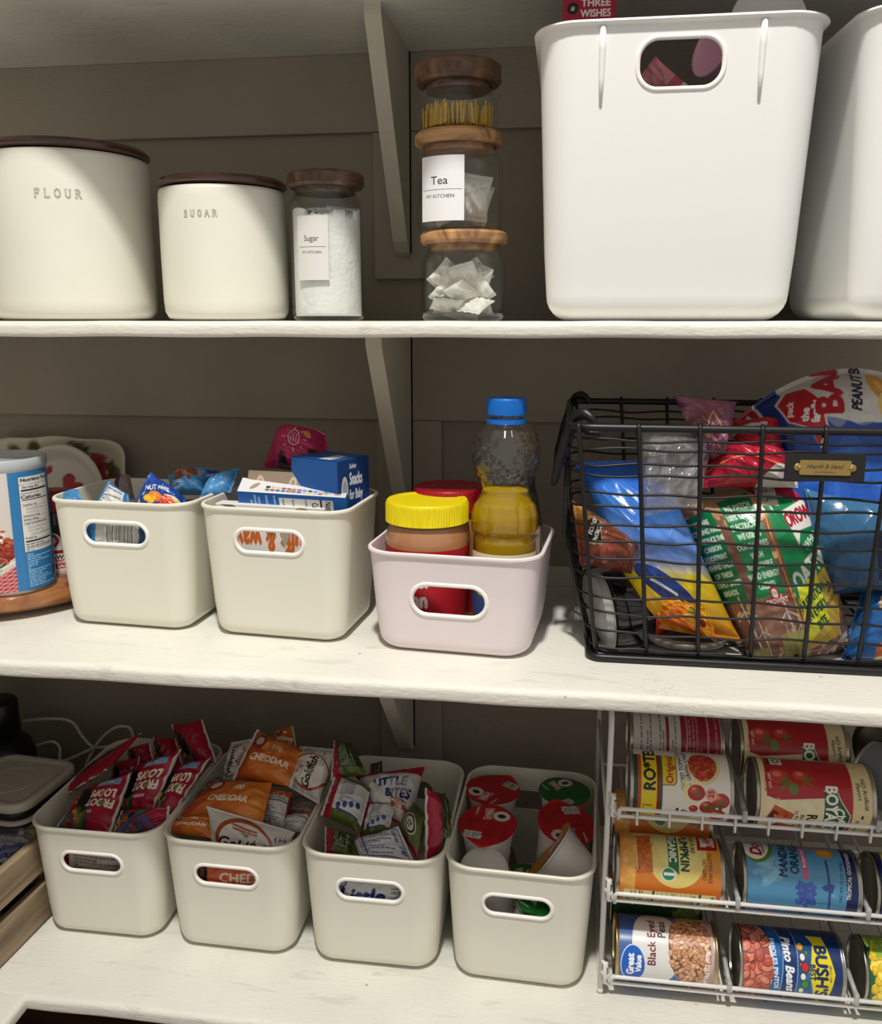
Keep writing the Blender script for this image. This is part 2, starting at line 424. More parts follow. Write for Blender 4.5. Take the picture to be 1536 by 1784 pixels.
def shelf(label, zt, yf, x0, x1, bracket_x, ret=None, th=.0175, drop=.285, reach=.25, bx2=()):
    """board with a rounded, slightly uneven painted nosing"""
    n = 160; xs = np.linspace(x0, x1, n)
    prof = []
    r = .0065
    prof.append((YW - .0005, 0)); prof.append((yf + .03, 0)); prof.append((yf + .012, 0))
    for k in range(7):
        a = pi / 2 * k / 6; prof.append((yf + r - r * sin(a), -r + r * cos(a)))
    prof += [(yf, -th * .55)]
    for k in range(6):
        a = pi / 2 * k / 5; prof.append((yf + .0045 - .0045 * cos(a), -th + .0045 - .0045 * sin(a)))
    prof.append((YW - .0005, -th)); prof.append((YW - .0005, 0))
    prof = np.array(prof)
    P = np.zeros((len(prof), n, 3)); P[..., 0] = xs
    wob = 0.0004 * np.sin(xs * 23) + 0.0002 * np.sin(xs * 61 + 1)
    P[..., 1] = prof[:, 0][:, None] + np.where(prof[:, 0][:, None] < yf + .02, wob, 0); P[..., 2] = prof[:, 1][:, None]
    P[2:-2, :, 2] += (0.0004 * np.sin(xs * 37))[None]
    t = thing('shelf', label, 'shelf', (0, 0, zt))
    m = MB().grid(P); b = m.obj('board', M_SHELF, t, sharp=50)
    if ret:
        xr, y_end = ret
        # side board meeting the main board at a right angle
        pr = np.zeros((len(prof), 30, 3)); ys = np.linspace(y_end, yf + .008, 30)
        off = prof[:, 0] - yf; off = np.minimum(off, xr - x0)
        pr[..., 0] = (xr - off)[:, None]; pr[..., 1] = ys[None]; pr[..., 2] = prof[:, 1][:, None] - .0004
        MB().grid(pr, flip=True).obj('side_board', M_SHELF, t, sharp=50)
    for bx in bracket_x:
        m = MB(); hw = .0095
        # triangular shelf bracket: outline in (y, z), extruded along x, rounded foot
        out = [(YW - .012, -th), (YW - .012 - reach, -th), (YW - .012 - reach, -th - .012)]
        foot = [(YW - .045, -th - drop + .012), (YW - .03, -th - drop), (YW - .018, -th - drop - .004), (YW - .012, -th - drop)]
        poly = out + foot; k = len(poly); e = .002
        L = [[(bx + sx * (hw - ee), y + (e if ee else 0) * (1 if y < YW - .02 else 0), z) for y, z in poly] for sx, ee in ((-1, e), (-1, 0), (1, 0), (1, e))]
        P = np.array(L); P[1, :, 0] = bx - hw; P[2, :, 0] = bx + hw
        n0 = m.n; m.grid(P, wu=True); m.Fi.append(np.array(list(range(k)) + list(range(4 * k - 1, 3 * k - 1, -1)))); m.Fn.append(np.array([k, k]))
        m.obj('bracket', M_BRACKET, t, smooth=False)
    return t
shelf('white painted overhead shelf above the canisters and glass jars', Z_OVER + .0175, .85, -1.1, 1.3, (-.222,), drop=.250, reach=.186)
shelf('white painted upper shelf holding the flour and sugar canisters', Z_TOP, .885, -1.1, 1.3, (-.222,), drop=.262, reach=.207, th=.016)
shelf('white painted middle shelf holding the black wire basket', Z_MID, .795, -1.1, 1.3, (-.222,), ret=(-.592, -.3), drop=.270, reach=.268)
shelf('scuffed white painted lower shelf under the can rack', Z_BOT, .795, -1.1, 1.3, (), ret=(-.586, -.3))

# ------------------------------------------------------------ plastic storage bins
def rrect(w, l, r, n=9):
    p = []
    for cx, cy, a0 in ((w / 2 - r, -l / 2 + r, -90), (w / 2 - r, l / 2 - r, 0), (-w / 2 + r, l / 2 - r, 90), (-w / 2 + r, -l / 2 + r, 180)):
        for k in range(n + 1):
            a = radians(a0 + 90 * k / n); p.append((cx + r * cos(a), cy + r * sin(a)))
    return p
def stadium(w, h, n=12):
    r = h / 2; return [(sx * (w / 2 - r) + r * cos(a), r * sin(a)) for sx, a0 in ((1, -pi / 2), (-1, pi / 2)) for a in [a0 + pi * k / n for k in range(n + 1)]]
def roundbox(w, h, r, n=8): return rrect(w, h, r, n)

def make_bin(w, l, h, taper, rc, fil, hw, hh, hz, mm, hr=None, rimlip=.0022, th=.0022, ribs=False):
    """tapered tub with rounded corners, rolled rim, and a hand hole at each end; returns (body mesh, rim mesh)"""
    m = MB(); loops = []
    def lp(z, inset): return [(x, y, z) for x, y in rrect(w - 2 * inset, l - 2 * inset, max(.004, rc - inset * .8))]
    for k in range(7):
        a = pi / 2 * k / 6; loops.append(lp(fil - fil * cos(a), taper + fil - fil * sin(a)))
    for k in range(1, 7): 
        z = fil + (h - .006 - fil) * k / 6; loops.append(lp(z, taper * (1 - z / h)))
    loops += [lp(h - .0045, -rimlip * .7), lp(h - .003, -rimlip), lp(h - .001, -rimlip * .8), lp(h, -.0003), lp(h - .0005, th * .8), lp(h - .003, th)]
    for k in range(1, 4): z = h - .003 - (h - .003 - fil) * k / 3; loops.append(lp(z, taper * (1 - z / h) + th))
    loops.append(lp(th * 1.5, taper + fil * .9 + th)) 
    P = np.array(loops); m.grid(P, wu=True); k = P.shape[1]; nl = len(loops)
    m.Fi.append(np.array(list(range(k - 1, -1, -1)) + list(range((nl - 1) * k, nl * k)))); m.Fn.append(np.array([k, k]))
    o = m.obj('tmp', mm, attr=False)
    shape = stadium(hw, hh) if hr is None else roundbox(hw, hh, hr)
    c = MB(); L = np.array([[(x, y, z + hz) for x, z in shape] for y in (-l, l)]); c.grid(L, wu=True); q = len(shape)
    c.Fi.append(np.array(list(range(q - 1, -1, -1)) + list(range(q, 2 * q)))); c.Fn.append(np.array([q, q]))
    co = c.obj('cut', None, attr=False)
    import bmesh
    for ob in (o, co):
        bm = bmesh.new(); bm.from_mesh(ob.data); bmesh.ops.recalc_face_normals(bm, faces=bm.faces); bm.to_mesh(ob.data); bm.free()
    md = o.modifiers.new('b', 'BOOLEAN'); md.object = co; md.operation = 'DIFFERENCE'; md.solver = 'EXACT'
    dg = bpy.context.evaluated_depsgraph_get(); me = bpy.data.meshes.new_from_object(o.evaluated_get(dg)); me.name = 'body'
    bpy.data.objects.remove(o); bpy.data.objects.remove(co)
    me.polygons.foreach_set('use_smooth', np.full(len(me.polygons), True)); me.set_sharp_from_angle(angle=radians(38))
    r = MB(); r2 = .0026
    yz = lambda z: -(l / 2 - taper * (1 - z / h)) + th * .4
    path = [(x, yz(hz + z), hz + z) for x, z in shape]
    r.tube(path, r2, 8, closed=True)
    rim_me = r.mesh('handle_rim', M_RIM, attr=False)
    return me, rim_me
def place_bin(meshes, label, x, yfront, l, z, rot=0, group=None, name='storage_bin'):
    t = thing(name, label, 'storage bin', (x, yfront + l / 2, z), (0, 0, radians(rot)), group)
    o = bpy.data.objects.new('body', meshes[0]); COL.objects.link(o); o.parent = t
    wn = o.modifiers.new('wn', 'WEIGHTED_NORMAL'); wn.keep_sharp = True; wn.weight = 80
    o2 = bpy.data.objects.new('handle_rim', meshes[1]); COL.objects.link(o2); o2.parent = t
    return t
tub = make_bin(.168, .236, .153, .009, .034, .016, .078, .0265, .108, M_BIN)
GB = 'cream bins on the lower shelf'
place_bin(tub, 'cream plastic bin full of red fruit cereal snack bags', -.552, .891, .236, Z_BOT, 0, GB)
place_bin(tub, 'cream plastic bin of orange and white cracker bags', -.3795, .888, .236, Z_BOT, -1, GB)
place_bin(tub, 'cream plastic bin of white, red and green muffin bags', -.2075, .885, .236, Z_BOT, 0, GB)
place_bin(tub, 'cream plastic bin holding round chip snack cups', -.034, .880, .236, Z_BOT, -2, GB)
tub2 = make_bin(.171, .140, .150, .009, .030, .016, .078, .0265, .113, M_BIN)
place_bin(tub2, 'cream plastic bin of blue snack bags on the middle shelf', -.486, .897, .140, Z_MID, -4)
place_bin(tub2, 'cream plastic bin of cartons on the middle shelf', -.304, .884, .140, Z_MID, -5)
tub3 = make_bin(.184, .170, .112, .009, .036, .016, .080, .0345, .062, M_BIN_PINK)
place_bin(tub3, 'low pale pink plastic bin holding peanut butter and cooking oil', -.107, .863, .170, Z_MID, -5)

# ------------------------------------------------------------ soft packets
def P(px, py, Y): return np.array(W(px, py, Y=Y))

def packet(name, label, cat, BL, BR, TR, TL, T, cv, group=None, seal='v', m=None, seed=0, dome=0.0, sf=.07, sag=0.0, wr=.0016, crump=.0012, bulge=(1.0, .55), bend=0.0):
    """filled film packet: two bulging faces that meet in flat crimped seals. corners are real points; the design runs BL to TR"""
    img = cv.out() if isinstance(cv, Cv) else cv; h, w = img.shape[:2]
    r = random.Random(seed * 7 + 3)
    U, V = np.meshgrid(np.linspace(0, 1, w), np.linspace(0, 1, h))
    BL, BR, TR, TL = map(np.asarray, (BL, BR, TR, TL)); ctr = (BL + BR + TR + TL) / 4
    n = np.cross((BR + TR) - (BL + TL), (TL + TR) - (BL + BR)); n = n / np.linalg.norm(n)
    a = np.abs(2 * U - 1) if seal == 'h' else np.abs(2 * V - 1); b = np.abs(2 * V - 1) if seal == 'h' else np.abs(2 * U - 1)
    along = V if seal == 'h' else U
    k = 1 - sf * 1.6
    e = np.clip(1 - (a / k) ** 3.2, 0, 1) ** .75 if seal else np.clip(1 - a ** 3.5, 0, 1) ** .55
    c = np.clip(1 - b ** 2.6, 0, 1) ** .55
    H = T * .5 * e * c
    # the sides pull in where the packet is full
    pull = .05 * e
    UU, VV = U.copy(), V.copy()
    if seal == 'h': VV = .5 + (V - .5) * (1 - pull)
    else: UU = .5 + (U - .5) * (1 - pull)
    fr = r.uniform(9, 15); ph = r.uniform(0, 6)
    wrk = wr * np.sin(along * fr * 2 + ph + np.sin(along * 17 + ph)) * np.clip(a, 0, 1) ** 3 * (1 - .7 * (a > k))
    cr = np.zeros_like(U)
    for _ in range(5):
        kx, ky, p0 = r.uniform(-14, 14), r.uniform(-14, 14), r.uniform(0, 6.3)
        s_ = np.sin(U * kx + V * ky + p0); cr += crump * (1 - np.abs(s_) ** .6) * r.uniform(.4, 1)
    cr *= (.35 + .65 * e); edge = np.clip((1 - b) * 8, 0, 1)
    base = (BL * ((1 - UU) * (1 - VV))[..., None] + BR * (UU * (1 - VV))[..., None] + TR * (UU * VV)[..., None] + TL * ((1 - UU) * VV)[..., None])
    base = base + n * (bend * (1 - (2 * U - 1) ** 2))[..., None] + np.array([0, 0, 1.0]) * (-sag * (2 * V - 1) ** 2 + dome * (1 - (2 * U - 1) ** 2) * V)[..., None]
    Ff = base + n * (H * bulge[0] * 1.2 + wrk + cr * edge + .0003)[..., None] - ctr
    Bk = base - n * (H * bulge[1] * 1.2 - wrk + cr * edge * .4 + .0002)[..., None] - ctr
    lo = img.mean((0, 1)) 
    cut = max(2, int(round((w if seal == 'h' else h) * sf)))
    o = None
    def piece(sl, nm, par):
        mb = MB(); A, Bq, C = Ff[sl], Bk[sl][::1, ::3] if False else Bk[sl], img[sl]
        mb.grid(A, linear=C.reshape(-1, 3)); mb.grid(Bq, linear=(C * .9).reshape(-1, 3), flip=True)
        return mb.obj(nm, m or M_FILM, par)
    if seal:
        s0 = (slice(None), slice(0, cut)) if seal == 'h' else (slice(0, cut), slice(None))
        s1 = (slice(None), slice(cut - 1, -cut + 1)) if seal == 'h' else (slice(cut - 1, -cut + 1), slice(None))
        s2 = (slice(None), slice(-cut, None)) if seal == 'h' else (slice(-cut, None), slice(None))
        o = piece(s1, name, None); piece(s0, 'end_seal', o); piece(s2, 'end_seal', o)
    else: o = piece((slice(None), slice(None)), name, None)
    o.location = ctr; tag(o, label, cat, group)
    return o

# ------------------------------------------------------------ canisters and jars on the upper shelf
def top_z(px, py, Y): return W(px, py, Y=Y).z
def serif_word(cv, word, cx, cy, size, step, col, sxx=.9):
    """spaced book capitals: strokes with small serifs"""
    G = {'F': ([((.1, 0), (.1, 1)), ((.1, 1), (.7, 1)), ((.1, .52), (.55, .52))], [(-.02, .22, 0), (-.02, .2, 1)], [((.7, 1), (.7, .82)), ((.55, .62), (.55, .42))]),
         'L': ([((.1, 0), (.1, 1)), ((.1, 0), (.7, 0))], [(-.02, .22, 1), (-.02, .2, 0)], [((.7, 0), (.7, .2))]),
         'O': ([((.4 + .38 * cos(t), .5 + .5 * sin(t)), (.4 + .38 * cos(t + .35), .5 + .5 * sin(t + .35))) for t in np.arange(0, 6.3, .35)], [], []),
         'U': ([((.1, 1), (.1, .3)), ((.1, .3), (.22, .05)), ((.22, .05), (.42, 0)), ((.42, 0), (.62, .06)), ((.62, .06), (.7, .3)), ((.7, .3), (.7, 1))], [(-.02, .22, 1), (.58, .82, 1)], []),
         'R': ([((.1, 0), (.1, 1)), ((.1, 1), (.5, .98)), ((.5, .98), (.66, .76)), ((.66, .76), (.5, .54)), ((.5, .54), (.1, .5)), ((.35, .5), (.75, 0))], [(-.02, .22, 0), (-.02, .2, 1), (.65, .86, 0)], []),
         'S': ([((.62, .85), (.45, 1)), ((.45, 1), (.2, .93)), ((.2, .93), (.15, .72)), ((.15, .72), (.34, .56)), ((.34, .56), (.6, .42)), ((.6, .42), (.66, .22)), ((.66, .22), (.58, .08)), ((.58, .08), (.35, -.02)), ((.35, -.02), (.1, .1))], [], [((.64, .98), (.62, .80)), ((.08, .02), (.10, .18))]),
         'G': ([((.7, .85), (.45, 1)), ((.45, 1), (.15, .8)), ((.15, .8), (.08, .45)), ((.08, .45), (.22, .1)), ((.22, .1), (.48, 0)), ((.48, 0), (.68, .1)), ((.68, .1), (.68, .4))], [(.52, .82, .4)], [((.7, 1), (.7, .78))]),
         'A': ([((.02, 0), (.4, 1)), ((.4, 1), (.78, 0)), ((.18, .36), (.62, .36))], [(-.08, .14, 0), (.66, .9, 0)], [])}
    x = cx - step * len(word) / 2
    for ch in word:
        st, se, ti = G[ch]; q = lambda p: (x + p[0] * size * sxx, cy + (p[1] - .5) * size)
        for a, b in st: cv.line([q(a), q(b)], size * .11, col)
        for a, b in ti: cv.line([q(a), q(b)], size * .06, col)
        for x0, x1, y in se: cv.line([q((x0, y)), q((x1, y))], size * .07, col)
        x += step
    return cv

def canister(label, px, Y, r, py_top, word, wy, wx, lid_t, lid_r):
    c = W(px, 540, Y=Y); x = c.x; zt = top_z(px, py_top, Y - r); h = zt - Z_TOP
    t = thing('canister', label, 'canister', (x, Y, Z_TOP))
    m = MB(); prof = [(0.0005, .0003), (r * .8, .0003), (r * .93, .003), (r * .985, .010), (r, .022), (r * 1.004, h * .5), (r, h - .012), (r * .992, h - .004), (r * .975, h), (r * .94, h), (r * .93, h - .004), (r * .93, h - .02)]
    # fine wall so the lettering can be sunk into it as dark strokes
    m.lathe(prof, 96); m.obj('body', M_CERAMIC, t)
    l = MB(); R = lid_r
    l.lathe([(.0005, .004), (r * .9, .004), (r * .9, h * 0 + .001), (R - .004, .001), (R, .004), (R, lid_t - .004), (R - .004, lid_t), (.0005, lid_t)], 96)
    lo = l.obj('lid', M_DARKWOOD, t, sharp=40); lo.location = (.001, 0, h + .0005)
    # impressed word on a curved patch just in front of the glaze
    A = radians(44); rr = r * 1.0042 + .0004; cw, chh = 150, 40; pw, ph = rr * A, rr * A * chh / cw
    cv = Cv(cw, chh, (226, 224, 212), 3, 3); serif_word(cv, word, cw / 2, chh / 2, 17, 22, (128, 124, 114))
    img = cv.out(); th0 = atan2(0 - Y, 0 - x) + wx
    U, V = np.meshgrid(np.linspace(0, 1, cw), np.linspace(0, 1, chh)); th = th0 + (U - .5) * A
    keep = (img.mean(-1) < lin((205, 203, 195)).mean())
    Pp = np.stack([rr * np.cos(th), rr * np.sin(th), wy + (V - .5) * ph], -1)
    I = np.arange(cw * chh).reshape(chh, cw); f = np.stack([I[:-1, :-1], I[:-1, 1:], I[1:, 1:], I[1:, :-1]], -1).reshape(-1, 4)
    kq = keep.reshape(-1)[f].any(1); f = f[kq]; used = np.unique(f); remap = np.zeros(cw * chh, int); remap[used] = np.arange(len(used))
    mm = MB(); mm.add(Pp.reshape(-1, 3)[used], remap[f], linear=img.reshape(-1, 3)[used]); mm.obj('lettering', M_PRINT, t, label='grey impressed word ' + word)
    return t
canister('tall white ceramic flour canister with dark walnut lid', 137, 1.035, .0925, 252, 'FLOUR', .136, -.10, .011, .0935)
canister('shorter white ceramic sugar canister with dark walnut lid', 397, 1.03, .0715, 318, 'SUGAR', .114, -.33, .011, .0725)

def glass_jar(label, px, Y, z0, h, r, lidr, lidh, lidm, name='glass_jar', lx=0.0):
    c = W(px, 550, Y=Y); x = c.x
    t = thing(name, label, 'jar', (x, Y, z0))
    b = MB(); ro = r; nk = r * .86
    outer = [(.0005, .0), (ro * .88, .0), (ro * .97, .003), (ro, .009), (ro, h - .018), (ro * .985, h - .012), (nk * 1.04, h - .005), (nk, h - .001), (nk, h + .004)]
    inner = [(nk - .0022, h + .004), (nk - .0022, h - .002), (ro * .96 - .002, h - .013), (ro - .0028, h - .019), (ro - .0028, .010), (ro * .94, .005), (.0005, .004)]
    b.lathe(outer + inner, 64); b.obj('glass_body', M_GLASS, t)
    l = MB(); l.lathe([(.0005, .0), (nk - .003, .0), (nk - .003, .006), (lidr - .003, .006), (lidr, .009), (lidr, lidh - .003), (lidr - .003, lidh), (.0005, lidh)], 72)
    lo = l.obj('lid', lidm, t, sharp=40); lo.location = (lx, 0, h - .002); lo.rotation_euler = (0, 0, rng.uniform(0, 3))
    return t, x
def curved_label(t, x, Y, r, ang, off, z0, hh, cv, name='label', m=None):
    img = cv.out(); ch, cw = img.shape[:2]; U, V = np.meshgrid(np.linspace(0, 1, cw), np.linspace(0, 1, ch))
    th = atan2(-Y, -x) + off + (U - .5) * ang
    for q, lab in ((0, None),):
        mb = MB(); mb.grid(np.stack([r * np.cos(th), r * np.sin(th), z0 + V * hh], -1), linear=img.reshape(-1, 3))
        return mb.obj(name, m or M_PRINT, t)
# sugar jar
t, jx = glass_jar('tall glass jar of white sugar with dark wood lid', 573, 1.02, Z_TOP, .140, .0410, .0430, .022, M_ACACIA if False else wood('brown_acacia_wood', (62, 44, 34), (108, 82, 60), .6, .4), name='sugar_jar')
mb = MB(); n = 56; th = np.linspace(0, 2 * pi, n, endpoint=False)
rows = [(.0005, .0055), (.0365, .0055), (.0376, .009)] + [(.0376, .02 + .1 * k / 8) for k in range(9)]
Pw = np.array([[(rr * cos(a), rr * sin(a), z) for a in th] for rr, z in rows])
topz = .119 + .003 * np.sin(th * 2 + 1) + .0015 * np.sin(th * 5)
cap = np.array([[(.0376 * f * cos(a), .0376 * f * sin(a), zz + (.004 * (1 - f)) * sin(3 * a)) for a, zz in zip(th, topz)] for f in (1, .8, .6, .4, .2, .01)])
mb.grid(np.concatenate([Pw, cap]), wu=True)
o = mb.obj('sugar', mat('sugar_white', (240, 240, 240), .9, bump=.7, bscale=160, var=.06, vscale=60), None); o.location = (jx, 1.02, Z_TOP)
tag(o, 'white granulated sugar filling the tall glass jar', 'sugar'); o['kind'] = 'stuff'
cv = Cv(135, 225, (214, 213, 211)); cv.text('Sugar', 66, 147, 20, (50, 50, 52), bold=.3); cv.line([(10, 117), (125, 117)], 1.8, (90, 90, 92)); cv.text('MY KITCHEN', 66, 98, 9.5, (60, 60, 62), sx=1.05, bold=.3)
curved_label(t, jx, 1.02, .0414, radians(52), -.42, .044, .068, cv)

# stack of three
YJ = 1.0
zA = Z_TOP
tA, xA = glass_jar('glass jar of folded tea packets, lowest of the stack', 806, YJ, zA, .0765, .0455, .0475, .0190, M_ACACIA2, lx=.001)
zB = zA + .0765 + .0172
tB, xB = glass_jar('glass jar labelled Tea, middle of the stack', 799, YJ, zB, .0825, .0460, .0475, .0195, M_ACACIA2, lx=0)
zC = zB + .0825 + .0177
tC, xC = glass_jar('glass jar of dry spaghetti, topmost of the stack', 796, YJ, zC, .0430, .0420, .0455, .0260, wood('shaded_acacia', (70, 50, 38), (118, 86, 62), .6, .4), lx=0)
cv = Cv(165, 240, (232, 232, 234)); cv.text('Tea', 78, 150, 30, (30, 30, 33), bold=.4); cv.line([(8, 116), (158, 116)], 2, (60, 60, 62)); cv.text('MY KITCHEN', 78, 92, 13, (45, 45, 48), bold=.3)
curved_label(tB, xB, YJ, .0464, radians(63), -.44, .008, .064, cv)
# spaghetti
mb = MB()
for i in range(230):
    a = rng.uniform(0, 2 * pi); rr = .037 * sqrt(rng.random()); hh = rng.uniform(.014, .025)
    x0, y0 = rr * cos(a), rr * sin(a); dx, dy = rng.uniform(-.0015, .0015), rng.uniform(-.0015, .0015)
    mb.tube([(x0, y0, .0045), (x0 + dx, y0 + dy, .0045 + hh)], .0009, 5)
o = mb.obj('spaghetti', mat('spaghetti_yellow', (214, 172, 62), .5), None, smooth=False); o.location = (xC, YJ, zC)
tag(o, 'bundle of dry yellow spaghetti standing in the top jar', 'pasta'); o['kind'] = 'stuff'
# tea bags
M_TEAPAPER = mat('tea_paper', attr=True, rough=.8, bump=.3, bscale=120)
def tea_bag(c, s, rot, label, group, seed, T=.008):
    cv = Cv(26, 26, (226, 224, 220), 1, 1); cv.rect(0, 0, 26, 3, (206, 204, 200)); cv.rect(0, 23, 26, 26, (206, 204, 200)); cv.blobs(14, 5, 5, 21, 21, .8, 2, [(214, 208, 198), (205, 198, 186)])
    R = Matrix.Rotation(rot[2], 3, 'Z') @ Matrix.Rotation(rot[0], 3, 'X') @ Matrix.Rotation(rot[1], 3, 'Y')
    q = [np.array(c) + np.array(R @ Vector((sx * s / 2, 0, sz * s * .5))) for sx, sz in ((-1, -1), (1, -1), (1, 1), (-1, 1))]
    return packet('tea_bag', label, 'tea bag', *q, T, cv, group, 'v', M_TEAPAPER, seed, sf=.1, wr=.001, crump=.0018)
k = 0
spA = [(-.018, -.022, .018, .034, (1.2, .2, .1)), (.016, -.020, .016, .034, (-1.1, .3, -.2)), (-.016, -.006, .032, .036, (.5, .5, .5)), (.018, -.010, .034, .034, (.3, -.5, -.3)),
       (0, -.024, .030, .032, (.9, .9, .1)), (-.020, -.012, .046, .032, (.3, .7, .4)), (.004, -.014, .048, .034, (.8, -.3, -.1)), (.022, -.008, .046, .030, (.2, .4, -.5)),
       (0, .012, .040, .038, (.4, .1, .2)), (-.008, .008, .050, .034, (.9, .2, .3)), (.014, .004, .051, .032, (.7, -.6, 0)), (0, .02, .02, .04, (.1, .3, .1)), (-.02, .012, .02, .03, (.6, .1, .5)), (.02, .014, .02, .03, (.6, .1, -.5))]
for (dx, dy, dz, s, r) in spA:
    k += 1; tea_bag((xA + dx * .85, YJ + dy * .85, zA + dz), s, r, 'crumpled white paper tea packet in the lowest jar', 'tea packets in the lowest jar', k)
spB = [(.016, -.020, .034, .046, (.2, .1, .3)), (-.014, -.014, .034, .046, (.1, -.3, -.4)), (.010, .002, .038, .046, (.15, .2, .2)), (-.008, .014, .034, .046, (.1, .4, .1)), (.018, .010, .030, .042, (-.2, .2, -.3))]
for (dx, dy, dz, s, r) in spB:
    k += 1; tea_bag((xB + dx * .75, YJ + dy * .75, zB + dz), s, r, 'round white tea bag in the jar labelled Tea', 'tea bags in the middle jar', k, .012)

# ------------------------------------------------------------ big white bins, and what shows in them
big = make_bin(.258, .262, .2675, .012, .038, .025, .077, .0435, .229, M_BIN_WHITE, hr=.0185, rimlip=.005, th=.0026)
def big_bin(label, x, y, rot):
    t = place_bin(big, label, x, y, .262, Z_TOP, rot, 'large white bins on the upper shelf', 'large_storage_bin')
    for sx in (-.0705, .0705):
        m = MB(); h = .2675; yz = lambda z: -(.131 - .012 * (1 - z / h))
        m.tube([(sx, yz(z) - .0002, z) for z in (.261, .242, .218, .195)], [.0032, .003, .0026, .0016], 8); m.obj('rib', M_BIN_WHITE, t)
    return t
big_bin('large white plastic bin with pink packets inside', .0935, .893, 0)
big_bin('large white plastic bin cut off by the right edge', .373, .884, 3)
# cereal box behind the bin rim
def carton(name, label, cat, c, sz, rotz, faces, mcol, rx=0, ry=0, m=None, group=None):
    """printed box: c centre of its base, sz width/depth/height; faces: dict of canvases for front, top, right"""
    t = thing(name, label, cat, c, (rx, ry, rotz), group); w, d, h = sz; e = .0004
    b = MB(); b.box(-w / 2, -d / 2, 0, w / 2, d / 2, h, mcol, bev=.0008); b.obj('box', m or M_PRINT, t, smooth=False)
    for f, cv in faces.items():
        img = cv.out(); H, Wd = img.shape[:2]; U, V = np.meshgrid(np.linspace(0, 1, Wd), np.linspace(0, 1, H)); g = .0006
        if f == 'front': Pq = np.stack([-w / 2 + g + U * (w - 2 * g), 0 * U - d / 2 - e, g + V * (h - 2 * g)], -1)
        if f == 'top': Pq = np.stack([-w / 2 + g + U * (w - 2 * g), -d / 2 + g + V * (d - 2 * g), 0 * U + h + e], -1)
        if f == 'right': Pq = np.stack([0 * U + w / 2 + e, -d / 2 + g + U * (d - 2 * g), g + V * (h - 2 * g)], -1)
        q = MB(); q.grid(Pq, linear=img.reshape(-1, 3)); q.obj({'front': 'front_print', 'top': 'top_print', 'right': 'side_print'}[f], M_PRINT, t)
    return t
cv = Cv(110, 680, (178, 18, 52)); cv.ell(20, 632, 12, 12, (28, 20, 24)); cv.text('iii', 20, 632, 8, (240, 240, 240), bold=.5, shear=.2)
cv.text('THREE', 68, 642, 14, (248, 244, 242), bold=.9, sx=1.05); cv.text('WISHES', 68, 622, 14, (248, 244, 242), bold=.9, sx=.92); cv.ell(55, 300, 45, 45, (210, 120, 60))
pz = W(1026, 36, Y=.975)
carton('cereal_box', 'crimson cereal box lettered Three Wishes standing in the white bin', 'cereal box', (pz.x, .99, Z_TOP + .0035), (.052, .03, .322), 0, {'front': cv}, (178, 18, 52))
# pink packets seen through the hand hole
cv = Cv(60, 50, (232, 232, 232)); cv.rect(0, 20, 60, 50, (230, 150, 160)); cv.rect(0, 16, 60, 26, (200, 90, 100)); cv.ell(40, 10, 4, 4, (190, 150, 60))
packet('snack_packet', 'pink and white packet showing in the white bin hand hole', 'packet', P(1175, 200, .975), P(1215, 160, .96), P(1142, 98, .955), P(1085, 170, .975), .012, cv, None, 'v', None, 21)
m = MB(); m.lathe([(.0005, 0), (.024, 0), (.026, .004), (.0315, .050), (.033, .052), (.0315, .054), (.029, .05), (.024, .006), (.0005, .004)], 48)
o = m.obj('pink_tumbler', mat('pink_plastic', (240, 190, 215), .35, bump=.3, bscale=60), None); pc = P(1300, 112, .99); o.scale = (.85, .85, .85)
o.location = pc; o.rotation_euler = (0, radians(-76), radians(30)); tag(o, 'pink plastic tumbler with pale rim lying in the white bin', 'tumbler')
m = MB(); m.lathe([(.0005, 0), (.05, 0), (.055, .003), (.058, .010), (.055, .011), (.052, .006), (.0005, .004)], 48)
o = m.obj('white_lid', M_BIN_WHITE, None); pc = P(1336, 40, .99); o.location = pc; o.rotation_euler = (radians(75), 0, 0)
o.scale = (.62, .62, .62); tag(o, 'round white plastic lid poking above the white bin', 'lid')

# ------------------------------------------------------------ the wire can rack and the cans
M_DIV = mat('frosted_plastic', (205, 205, 205), .35, trans=.35)
RX0, RX1 = .068, .50
TIERS = [(.885, .779), (.885, .884), (.885, .987)]
rack = thing('can_rack', 'white wire three tier can rack on the lower shelf', 'can rack', (0, 0, 0))
for sx in (.0575, .512):
    m = MB()
    m.tube([(sx, .893, Z_BOT + .003), (sx, .893, 1.075), (sx, .897, 1.085), (sx, .905, 1.089), (sx, 1.15, 1.089), (sx, 1.158, 1.085), (sx, 1.16, 1.075), (sx, 1.16, Z_BOT + .003)], .0031, 10)
    m.tube([(sx, .893, Z_BOT + .003), (sx, 1.16, Z_BOT + .003)], .0026, 8)
    for z in (.85, .96): m.tube([(sx, .893, z), (sx, 1.16, z)], .002, 8)
    m.ball((sx, .893, Z_BOT + .004), .004)
    m.obj('side_frame', M_WHITEWIRE, rack)
